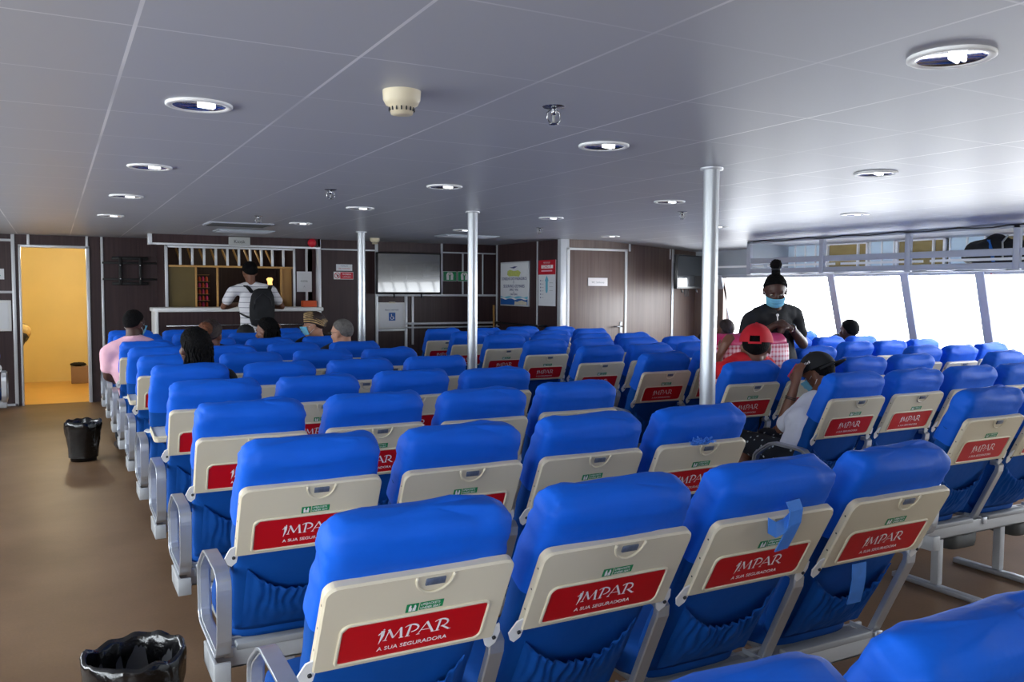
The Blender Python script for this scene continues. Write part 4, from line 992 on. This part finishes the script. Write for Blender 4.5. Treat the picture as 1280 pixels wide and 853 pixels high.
def cap_hat(root,mt,m,brim=True,strap=True,backwards=False,txt=None):
    mb=MB(); U,V=40,14; g=[]
    for v in range(V+1):
        row=[]; ph=R(88)*v/V
        for u in range(U):
            a=2*PI*u/U; d=Vector((math.sin(ph)*math.cos(a),math.sin(ph)*math.sin(a),math.cos(ph)))
            k=.018+.0015*math.cos(a*6); row.append(mb.bm.verts.new(Vector((d.x*(.078+k),-.012+d.y*(.098+k),.030+d.z*(.098+k)-.0))))
        g.append(row)
    fs=[]
    for v in range(1,V):
        for u in range(U):
            a=360*(u+.5)/U
            if strap and v>=V-3 and 253<a<287: continue      # opening at the back of the cap
            fs.append(mb.bm.faces.new((g[v][u],g[v][(u+1)%U],g[v+1][(u+1)%U],g[v+1][u])))
    fs.append(mb.bm.faces.new(g[1][::-1])); mb._f(fs,M[m],True)
    if strap:
        mb.strip([(.096*math.cos(R(a)),-.012+.116*math.sin(R(a)),.030) for a in range(248,294,5)],.012,.003,M[m],(0,0,1))
    mb.sphere((0,-.012,.148),(.008,.008,.004),M[m],8,6)
    if brim:
        top=[];bot=[]
        for j in range(5):
            t=j/4; row=[];r2=[]
            for u in range(17):
                a=R(28+124*u/16); x=.094*math.cos(a)*(1+.02*t); y=-.012+.114*math.sin(a)+.075*t*math.sin(R(180*u/16))**.6; z=.034-.012*t-.9*x*x
                row.append(mb.bm.verts.new((x,y,z))); r2.append(mb.bm.verts.new((x,y,z-.004)))
            top.append(row);bot.append(r2)
        fs=[]
        for G in (top,bot):
            for j in range(4):
                for u in range(16): fs.append(mb.bm.faces.new((G[j][u],G[j][u+1],G[j+1][u+1],G[j+1][u])))
        for u in range(16): fs.append(mb.bm.faces.new((top[4][u],top[4][u+1],bot[4][u+1],bot[4][u])))
        mb._f(fs,M[m],True)
    if txt:
        mb.text(txt,.026,M['whitetext'],at(.085,-.045,.075)@Matrix.Rotation(R(90-15),4,'Z')@Matrix.Rotation(R(70),4,'X'),.001,'CENTER')
    bmesh.ops.recalc_face_normals(mb.bm,faces=mb.bm.faces[:])
    rot=Matrix.Rotation(PI,4,'Z') if backwards else Matrix.Identity(4)
    if backwards: rot=at(0,-.02,0)@rot
    for v in mb.bm.verts: v.co=mt@(rot@v.co)
    return kid(root,mb.build('cap',root))
def person(label,J,skin,shirt,trousers,head,voxel=.0115,sleeve=.55,shoes='dark',legs=True,hands=None,wide=1.0,hem=0,collar=False,group=None):
    """J: joint dictionary in world coordinates (Vector-able)"""
    V={k:Vector(v) for k,v in J.items()}
    loc=Vector((V['pelvis'].x,V['pelvis'].y,0)); root=empty('person',loc); tag(root,label,'person',group)
    for k in V: V[k]=V[k]-loc
    hc=Vector(head[0])-loc; mt=headmat(hc,*head[1:])
    sx=(V['shR']-V['shL']).normalized()
    b=Blob(); add_head(b,mt)
    nb=mt@Vector((0,-.025,-.06))
    b.cone(V['neck'],nb,.058,.052)
    ch=V['chest']; pv=V['pelvis']; ab=pv.lerp(ch,.45)
    def torso(b,e):
        b.cone(pv,ab,.108+e,.098+e,sx,1.42*wide); b.cone(ab,ch,.098+e,.108+e,sx,1.42*wide); b.cone(ch,V['neck'].lerp(ch,.35),.105+e,.07+e,sx,1.55)
        b.cone(V['shL'].lerp(V['neck'],.35),V['shR'].lerp(V['neck'],.35),.06+e,.06+e); b.cone(V['neck'].lerp(V['shL'],.25),V['shL'],.055+e,.052+e); b.cone(V['neck'].lerp(V['shR'],.25),V['shR'],.055+e,.052+e)
    torso(b,0)
    for s in 'LR':
        sh,el,wr=V['sh'+s],V['el'+s],V['wr'+s]; m_=el.lerp(wr,.3)
        b.chain([sh,sh.lerp(el,.4),el,m_,wr],[.050,.047,.038,.040,.025])
        h=(hands or {}).get(s)
        if h: d,p,c=h
        else: d,p,c=(wr-el),Vector((0,0,-1)) if abs((wr-el).normalized().z)<.8 else Vector((0,1,0)),.5
        hand(b,wr,d,p,c,1 if s=='R' else -1)
        hp,kn,an,to=V['hip'+s],V['kn'+s],V['an'+s],V['toe'+s]
        b.chain([hp,hp.lerp(kn,.5),kn,kn.lerp(an,.3),an],[.085,.072,.054,.052,.036]); b.cone(an-Vector((0,0,.03)),to,.034,.028)
    b.remesh(voxel,4,[M[skin]],'body',root)
    # shirt follows torso and upper arms and ends at sleeves and hem
    b=Blob(); torso(b,.012)
    b.cone(pv-Vector((0,0,hem)),ab,.115,.112,sx,1.42*wide)
    for s in 'LR':
        sh,el,wr=V['sh'+s],V['el'+s],V['wr'+s]
        if sleeve<=1: b.chain([sh,sh.lerp(el,sleeve*.5),sh.lerp(el,sleeve)],[.064,.062,.060])
        else: b.chain([sh,el,el.lerp(wr,.9)],[.062,.052,.038])
    if collar:
        n=V['neck']; 
        for k in range(12): a=2*PI*k/12; a2=2*PI*(k+1)/12; b.cone(n+Vector((.064*math.cos(a),.064*math.sin(a),.025)),n+Vector((.064*math.cos(a2),.064*math.sin(a2),.025)),.014,.014)
    so=b.remesh(voxel*1.25,3,[M[shirt]],'shirt',root)
    for v in so.data.vertices:
        d=noise.noise(v.co*9)*.006+noise.noise(v.co*22)*.003; v.co+=v.normal*d
    if legs:
        b=Blob(); b.cone(pv,V['hipL'].lerp(V['hipR'],.5),.118,.112,sx,1.38)
        for s in 'LR':
            hp,kn,an=V['hip'+s],V['kn'+s],V['an'+s]; e=1.0 if trousers!='floral' else .35
            pts=[hp,hp.lerp(kn,.5),kn]; rs=[.098,.086,.070]
            if trousers!='floral': pts+=[kn.lerp(an,.4),kn.lerp(an,.92)]; rs+=[.066,.052]
            b.chain(pts,rs)
        b.remesh(voxel*1.2,3,[M[trousers]],'trousers' if trousers!='floral' else 'shorts',root)
        for s in 'LR':
            an,to=V['an'+s],V['toe'+s]; b=Blob(); b.cone(an-Vector((0,0,.045)),to,.042,.036); b.cone(an-Vector((0,0,.03))-(to-an).normalized()*.02,an,.042,.042); b.remesh(voxel,2,[M[shoes]],'shoe',root)
    return root,mt,V,loc
def seated(x,y,lean=0,tw=0,z=.45,slump=0):
    """pelvis x, beam y of the seat; lean shifts the torso sideways"""
    c,s_=math.cos(tw),math.sin(tw); P=lambda dx,dy,zz:(x+dx*c-dy*s_+0,y+.16+dx*s_+dy*c,zz)
    J=dict(pelvis=P(0,0,z+.10),chest=(P(0,-.07,0)[0]+lean*.7,P(0,-.07,0)[1],z+.36-slump*.5),neck=(P(0,-.09,0)[0]+lean,P(0,-.09,0)[1],z+.565-slump))
    for k,sg in (('L',-1),('R',1)):
        J['sh'+k]=(P(sg*.185,-.09,0)[0]+lean,P(sg*.185,-.09,0)[1],z+.51-slump); J['el'+k]=(P(sg*.225,.02,0)[0]+lean*.8,P(sg*.225,.04,0)[1],z+.25-slump)
        J['wr'+k]=(P(sg*.12,.26,0)[0]+lean*.3,P(sg*.12,.26,0)[1],z+.20)
        J['hip'+k]=P(sg*.085,.03,z+.085); J['kn'+k]=P(sg*.10,.40,z+.09); J['an'+k]=P(sg*.11,.42,.09); J['toe'+k]=P(sg*.12,.54,.04)
    return J
# 1 man in the pink shirt, leaning out over the aisle
y7=1.90+.858*7
J=seated(.66,y7,-.02,R(6)); J['elL']=(.385,y7+.10,.72); J['wrL']=(.47,y7+.30,.66); J['shL']=(.385,y7+.05,.925); J['shR']=(.755,y7+.09,.955); J['neck']=(.585,y7+.06,1.03); J['chest']=(.575,y7+.08,.82)
rt_,mt_,V_,l_=person('man in pink shirt and face mask seated beside the aisle, seen from behind',J,'skin_dark','pink','trousers',((.60,y7+.085,1.165),R(-42),R(-6)),wide=1.1,sleeve=.62,hem=.02,collar=True)
hair_cap(rt_,mt_,'hair',.004); face_bits(rt_,mt_,mask=True)
# 2 long black braids
y4=1.90+.858*4
J=seated(.77,y4+.03,-.03,0,slump=.04)
rt_,mt_,V_,l_=person('woman with long black braids seated between two empty blue seats, seen from behind',J,'skin_dark','black','trousers',((.72,y4-.02,1.12),R(20),R(4)))
hair_cap(rt_,mt_,'hair',.012); braids(rt_,mt_,'hair',95,.22,.12,.006,seed=3,lean=-.01)
# 3 brown bun
y6=1.90+.858*6
J=seated(1.12,y6+.02,-.02,0,slump=.03)
rt_,mt_,V_,l_=person('woman with brown hair tied in a bun, seated beyond the black braids',J,'skin_mid','trousers','trousers',((1.09,y6+.05,1.10),R(-30),R(-4)))
hair_cap(rt_,mt_,'hair_brown',.012)
mb=MB(); 
for p in mb.sphere((0,-.125,.05),(.055,.048,.054),M['bun'],24,16,fn=lambda d:1+.16*noise.noise(d*5)+.05*math.sin(d.x*14+d.z*8)): p.co=mt_@p.co
kid(rt_,mb.build('hair_bun',rt_))
# 4 long straight black hair
J=seated(1.73,y7+.02,0,0,slump=.07)
rt_,mt_,V_,l_=person('woman with long straight black hair turned to the left, seated before the kiosk',J,'skin_mid','black','trousers',((1.70,y7+.03,1.08),R(50),R(-8)))
hair_cap(rt_,mt_,'hair',.013); braids(rt_,mt_,'hair',110,.24,.5,.006,seed=5)
# 5 dark head low in a seat
y8=1.90+.858*8
J=seated(1.66,y8,0,0,slump=.16)
rt_,mt_,V_,l_=person('person in black knit cap, only crown of head showing over a seat',J,'skin_dark','black','trousers',((1.68,y8+.04,.985),0,R(4)),voxel=.012)
hair_cap(rt_,mt_,'black',.014,name='knit_cap')
# 6 brown bald crown farther off
y9=1.90+.858*9
J=seated(2.16,y9,0,0,slump=.14)
rt_,mt_,V_,l_=person('person with bare brown crown just visible over a far seat below kiosk counter',J,'skin_mid','trousers','trousers',((2.14,y9+.04,.985),R(30),R(2)),voxel=.012)
hair_cap(rt_,mt_,'skin_mid',.002,name='cropped_hair',rough=0)
# 7 woman with blonde braids, glasses and mask, looking left
J=seated(2.16,y7+.02,0,R(20),slump=.01)
rt_,mt_,V_,l_=person('woman with blond-tipped braids, glasses and blue face mask, looking left',J,'skin_light','black','trousers',((2.13,y7+.02,1.135),R(68),R(-4)),sleeve=1.6)
face_bits(rt_,mt_,mask=True,glasses=True); hair_cap(rt_,mt_,'hair_brown',.010)
mb=MB()
for i in range(30):
    a=R(-87+i*6); pts=[]
    for k in range(9):
        t=k/8; ph=R(70)-t*R(150); d=Vector((math.sin(a)*math.cos(ph*.2)*.0,0,0))
        x=.094*math.sin(a); yy=.085*math.cos(ph-.5)*math.cos(a)
        pts.append(mt_@Vector((.088*math.sin(a)*(1-.1*t),.075-.21*t*(1-.15*abs(math.sin(a))),.028+.102*math.cos(a)*math.sin(PI*(.30+.55*t))-.05*t*t)))
    mb.tube(pts,[.0075*(1+.2*(k%2)) for k in range(9)],M['hair_blonde' if i%2 else 'hair_brown'],n=6)
kid(rt_,mb.build('braids',rt_))
# 8 grey haired man
J=seated(2.17,y6+.03,0,R(14),slump=.03); J['elL']=(1.95,y6+.25,.66); J['wrL']=(1.97,y6+.34,.80)
rt_,mt_,V_,l_=person('man with short grey hair and dark shirt seated near the farthest pillar',J,'skin_light','trousers','trousers',((2.15,y6+.05,1.10),R(38),R(-6)),hands={'L':((0,.1,1),(0,-1,0),.9)})
hair_cap(rt_,mt_,'hair_grey',.003); face_bits(rt_,mt_,glasses=True)
# 9 man at the kiosk
kx,ky=2.12,10.55
J=dict(pelvis=(kx,ky,.94),chest=(kx-.01,ky+.02,1.28),neck=(kx-.03,ky+.05,1.50),shL=(kx-.235,ky+.05,1.44),shR=(kx+.205,ky+.03,1.45),elL=(kx-.33,ky+.16,1.25),elR=(kx+.36,ky+.14,1.25),wrL=(kx-.12,ky+.36,1.275),wrR=(kx+.12,ky+.37,1.275),
 hipL=(kx-.09,ky,.90),hipR=(kx+.09,ky,.90),knL=(kx-.11,ky+.03,.50),knR=(kx+.11,ky+.02,.50),anL=(kx-.12,ky-.03,.09),anR=(kx+.13,ky-.03,.09),toeL=(kx-.14,ky+.09,.04),toeR=(kx+.15,ky+.09,.04))
rt_,mt_,V_,l_=person('man in white striped shirt with backpack leaning on the kiosk counter',J,'skin_mid','stripe','trousers',((kx-.03,ky+.10,1.665),R(6),R(-8),0,1.03),sleeve=.62,hem=.08,hands={'L':((1,.3,-.1),(0,.2,-1),.3),'R':((-1,.3,-.1),(0,.2,-1),.3)})
hair_cap(rt_,mt_,'hair',.012,rough=.02)
bp=empty('backpack',(kx+.045,ky-.18,1.02)); tag(bp,'black backpack on the back of the man in white striped shirt','backpack')
mb=MB(); rings=[]
for z,wx,wy in ((.0,.07,.04),(.02,.115,.075),(.1,.14,.09),(.25,.145,.085),(.36,.13,.07),(.43,.10,.05),(.455,.05,.03)):
    ring=superring(0,0,z,wx,wy,n=36,e=3)
    for p in ring: p+=Vector((.02*z*2,noise.noise(p*8)*.01,0))
    rings.append(ring)
mb.loft(rings,M['black']); kid(bp,mb.build('bag_body',bp))
mb=MB(); mb.strip([(-.09,-.088,.09),(.0,-.098,.085),(.10,-.088,.09)],.012,.004,M['dark'],(0,0,1)); mb.tube([(-.11,-.075,.2),(-.08,-.09,.33),(0,-.08,.40),(.09,-.085,.33),(.12,-.07,.2)],.004,M['dark'],n=6); kid(bp,mb.build('zip',bp))
for s in (-1,1):
    mb=MB(); mb.strip([(s*.09,.05,.40),(s*.13,.12,.47),(s*.155,.20,.49),(s*.17,.30,.40),(s*.175,.31,.25)],.05,.012,M['black'],(1,0,0)); kid(bp,mb.build('shoulder_strap',bp))
mb=MB(); mb.strip([(-.17,.29,.24),(-.22,.20,.16),(-.17,.07,.12),(-.11,.02,.10)],.022,.004,M['black'],(0,.3,1)); kid(bp,mb.build('waist_strap',bp))
# 10 man in red shirt and cap, seated beyond the nearest pillar
ym=MY[2]+.24; mxr=3.99
J=seated(4.03,ym+.06,.06,0,z=.45,slump=-.01); J['shL']=(3.88,ym+.10,.955); J['elL']=(3.97,ym+.33,.93); J['wrL']=(4.03,ym+.31,1.05)
rt_,mt_,V_,l_=person('man in red shirt and red cap seated beside the nearest pillar, back to camera',J,'skin_mid','redcloth','trousers',((4.16,ym+.11,1.095),R(-48),R(-4),0,1.14),sleeve=.5,hands={'L':((.3,-.3,.9),(.9,.3,-.2),.4)},voxel=.009,wide=1.15)
hair_cap(rt_,mt_,'hair',.003); cap_hat(rt_,mt_,'redcap')
# 11 standing woman with hair bun
wx,wy=4.82,4.80
J=dict(pelvis=(wx+.10,wy+.06,.93),chest=(wx+.03,wy+.04,1.19),neck=(wx+.0,wy-.0,1.345),shL=(wx+.215,wy+.01,1.30),shR=(wx-.185,wy+.06,1.26),elL=(wx+.27,wy-.04,1.07),elR=(wx-.27,wy+.04,1.06),wrL=(wx+.02,wy-.16,1.205),wrR=(wx-.14,wy-.14,1.225),
 hipL=(wx+.18,wy+.07,.89),hipR=(wx+.01,wy+.09,.89),knL=(wx+.20,wy+.02,.49),knR=(wx+.0,wy+.03,.49),anL=(wx+.20,wy+.08,.09),anR=(wx-.01,wy+.09,.09),toeL=(wx+.21,wy-.04,.04),toeR=(wx-.03,wy-.03,.04))
rt_,mt_,V_,l_=person('standing woman in black T-shirt and blue face mask, hair tied in a top bun',J,'skin_dark','black','trousers',((wx-.035,wy-.04,1.475),R(142),R(-24),0,1.03),sleeve=.62,voxel=.008,hem=.06,hands={'L':((-1,-.1,.1),(0,.2,-1),.8),'R':((.7,-.1,.2),(0,.3,-1),.9)})
hair_cap(rt_,mt_,'hair',.010,rough=.02); face_bits(rt_,mt_,mask=True)
mb=MB()
c0=mt_@Vector((0,-.045,.135)); upv=Vector((0,0,1))
mb.tube([c0-upv*.03,c0+upv*.012],.032,M['hair'],n=16); mb.sphere(c0+upv*.055,(.043,.043,.040),M['hair'],26,18,fn=lambda d:1+.14*noise.noise(d*5)+.05*math.sin(d.z*16+d.x*6)); mb.sphere(c0+upv*.02,(.036,.036,.014),M['dark'],16,8)
kid(rt_,mb.build('hair_bun',rt_))
mb=MB(); f=V_['chest']; nrm=Vector((-.55,-.83,0)).normalized(); sdv=Vector((.83,-.55,0)).normalized()
cc=f+nrm*.128+Vector((0,0,.03))
mb.tube([cc+sdv*.01,cc+sdv*.006+Vector((0,0,.07))],.005,M['whitetext'],n=6); mb.sphere(cc+sdv*.006+Vector((0,0,.078)),.011,M['whitetext'],10,8); kid(rt_,mb.build('shirt_print',rt_))
mb=MB(); mb.tube([V_['wrL']+Vector((.01,.028*math.cos(a),.028*math.sin(a))) for a in (2*PI*i/14 for i in range(14))],.005,M['steel'],n=6,closed=True); kid(rt_,mb.build('bracelet',rt_))
# 12 man in white T-shirt and black cap, bent forward with hand on forehead
y1=MY[1]+.24
J=dict(pelvis=(3.87,3.60,.50),chest=(3.98,3.62,.68),neck=(4.10,3.71,.825),shL=(4.01,3.72,.775),shR=(4.25,3.62,.80),elL=(3.97,3.87,.625),elR=(4.26,3.82,.60),wrL=(4.025,3.82,.90),wrR=(4.10,3.93,.60),
 hipL=(3.80,3.64,.50),hipR=(3.95,3.64,.50),knL=(3.80,4.02,.54),knR=(4.00,4.02,.54),anL=(3.79,3.99,.09),anR=(3.98,4.0,.09),toeL=(3.79,4.08,.04),toeR=(3.98,4.09,.04))
rt_,mt_,V_,l_=person('man in white T-shirt and black cap bent forward, hand on forehead',J,'skin_mid','whitecloth','floral',((4.225,3.815,.955),R(16),R(-28),R(0),1.02),sleeve=.78,voxel=.008,hem=.0,wide=.95,hands={'L':((.35,.10,1),(.9,.1,-.2),.35)})
hair_cap(rt_,mt_,'hair',.004); cap_hat(rt_,mt_,'black',backwards=True,strap=False,txt='New York'); face_bits(rt_,mt_,mask=True)
mb=MB()
for k in (0,.018): 
    a_=V_['elL'].lerp(V_['wrL'],.72-k*2); ax=(V_['wrL']-V_['elL']).normalized(); s1_=ax.orthogonal().normalized(); s2_=ax.cross(s1_)
    mb.tube([a_+(s1_*math.cos(q)+s2_*math.sin(q))*.034 for q in (2*PI*i/14 for i in range(14))],.003,M['dark'],n=6,closed=True)
kid(rt_,mb.build('wristband',rt_))
mb=MB(); mb.box(-.005,.005,-.03,.03,-.05,.05,M['pinkdark'],.004); o=mb.build('phone',loc=(4.125,3.915,.965),rot=(R(35),0,R(70))); tag(o,'magenta phone held at the forehead of man in black cap','phone')
# 13, 14, 15 heads by the windows and beyond
J=seated(6.44,7.2,0,0,slump=.0)
rt_,mt_,V_,l_=person('person with cropped brown hair seated far off right of nearest pillar',J,'skin_mid','trousers','trousers',((6.42,7.1,1.05),0,0),voxel=.012); hair_cap(rt_,mt_,'hair_brown',.005)
yw=5.87+.24
J=seated(7.14,yw,0,0,slump=.02)
rt_,mt_,V_,l_=person('person with dark cropped hair seated at the bright side windows',J,'skin_dark','trousers','trousers',((7.12,yw-.05,1.075),0,0),voxel=.012); hair_cap(rt_,mt_,'hair',.006)
yw=6.61+.24
J=seated(6.92,yw,0,0,slump=.04)
rt_,mt_,V_,l_=person('person with red headscarf barely showing over a window seat',J,'skin_mid','redcloth','trousers',((6.90,yw-.02,1.06),0,0),voxel=.012); hair_cap(rt_,mt_,'redcap',.010,name='headscarf')
# 16 person bending in the corridor
bx_,by_=-.47,13.5
J=dict(pelvis=(bx_+.06,by_,.86),chest=(bx_-.32,by_,.90),neck=(bx_-.55,by_,.84),shL=(bx_-.50,by_-.17,.82),shR=(bx_-.50,by_+.17,.82),elL=(bx_-.55,by_-.2,.52),elR=(bx_-.55,by_+.2,.52),wrL=(bx_-.5,by_-.15,.28),wrR=(bx_-.5,by_+.15,.28),
 hipL=(bx_+.04,by_-.09,.80),hipR=(bx_+.04,by_+.09,.80),knL=(bx_-.10,by_-.1,.47),knR=(bx_-.12,by_+.1,.47),anL=(bx_-.02,by_-.1,.09),anR=(bx_-.02,by_+.1,.09),toeL=(bx_-.15,by_-.1,.04),toeR=(bx_-.15,by_+.1,.04))
person('person bending down in the yellow corridor, only hips showing past door frame',J,'skin_dark','khaki','trousers',((bx_-.66,by_,.76),R(90),R(-60)),voxel=.012,hem=.0)
WORLD=5.0; EXPO=1.72

# ------------------------------------------------------------------ camera and light
F_=1070.5; ya,pi_,ro=R(28.11),R(3.456),R(.338)
fw=Vector((math.sin(ya)*math.cos(pi_),math.cos(ya)*math.cos(pi_),-math.sin(pi_))); rt=Vector((math.cos(ya),-math.sin(ya),0)); up=rt.cross(fw)
r2=rt*math.cos(ro)+up*math.sin(ro); u2=up*math.cos(ro)-rt*math.sin(ro)
cam=bpy.data.cameras.new('camera'); cam.sensor_width=36; cam.lens=36*F_/1280; cam.clip_start=.05
co=bpy.data.objects.new('camera',cam); COL.objects.link(co)
mt=Matrix((r2,u2,-fw)).transposed().to_4x4(); mt.translation=Vector((0,0,1.48)); co.matrix_world=mt
scn.camera=co
w=bpy.data.worlds.new('sky'); scn.world=w; w.use_nodes=True; nt=w.node_tree; bg_=nt.nodes['Background']
tc=nt.nodes.new('ShaderNodeTexCoord'); sp=nt.nodes.new('ShaderNodeSeparateXYZ'); nt.links.new(tc.outputs['Generated'],sp.inputs[0])
rp=nt.nodes.new('ShaderNodeValToRGB'); rp.color_ramp.elements[0].position=.42; rp.color_ramp.elements[0].color=(.86,.88,.90,1); rp.color_ramp.elements[1].position=.56; rp.color_ramp.elements[1].color=(.92,.96,1,1)
mr=nt.nodes.new('ShaderNodeMapRange'); mr.inputs[1].default_value=-1; mr.inputs[2].default_value=1; nt.links.new(sp.outputs[2],mr.inputs[0]); nt.links.new(mr.outputs[0],rp.inputs[0]); nt.links.new(rp.outputs[0],bg_.inputs[0])
bg_.inputs[1].default_value=WORLD
def portal(loc,rot,sx,sy):
    l=bpy.data.lights.new('window_portal','AREA'); l.shape='RECTANGLE'; l.size=sx; l.size_y=sy; l.cycles.is_portal=True
    o=bpy.data.objects.new('window_portal',l); o.location=loc; o.rotation_euler=rot; COL.objects.link(o)
portal((8.15,3.4,1.27),(0,R(90)-math.atan(.28),0),.95,10.9)
portal((XL-.1,5.1,1.3),(0,R(-90),0),.95,12.6)
portal((-1.68,YB-.1,1.25),(R(90),0,0),1.5,1.5)
v=scn.view_settings; v.view_transform='Standard'; v.look='None'; v.gamma=1; v.exposure=EXPO; v.use_curve_mapping=False
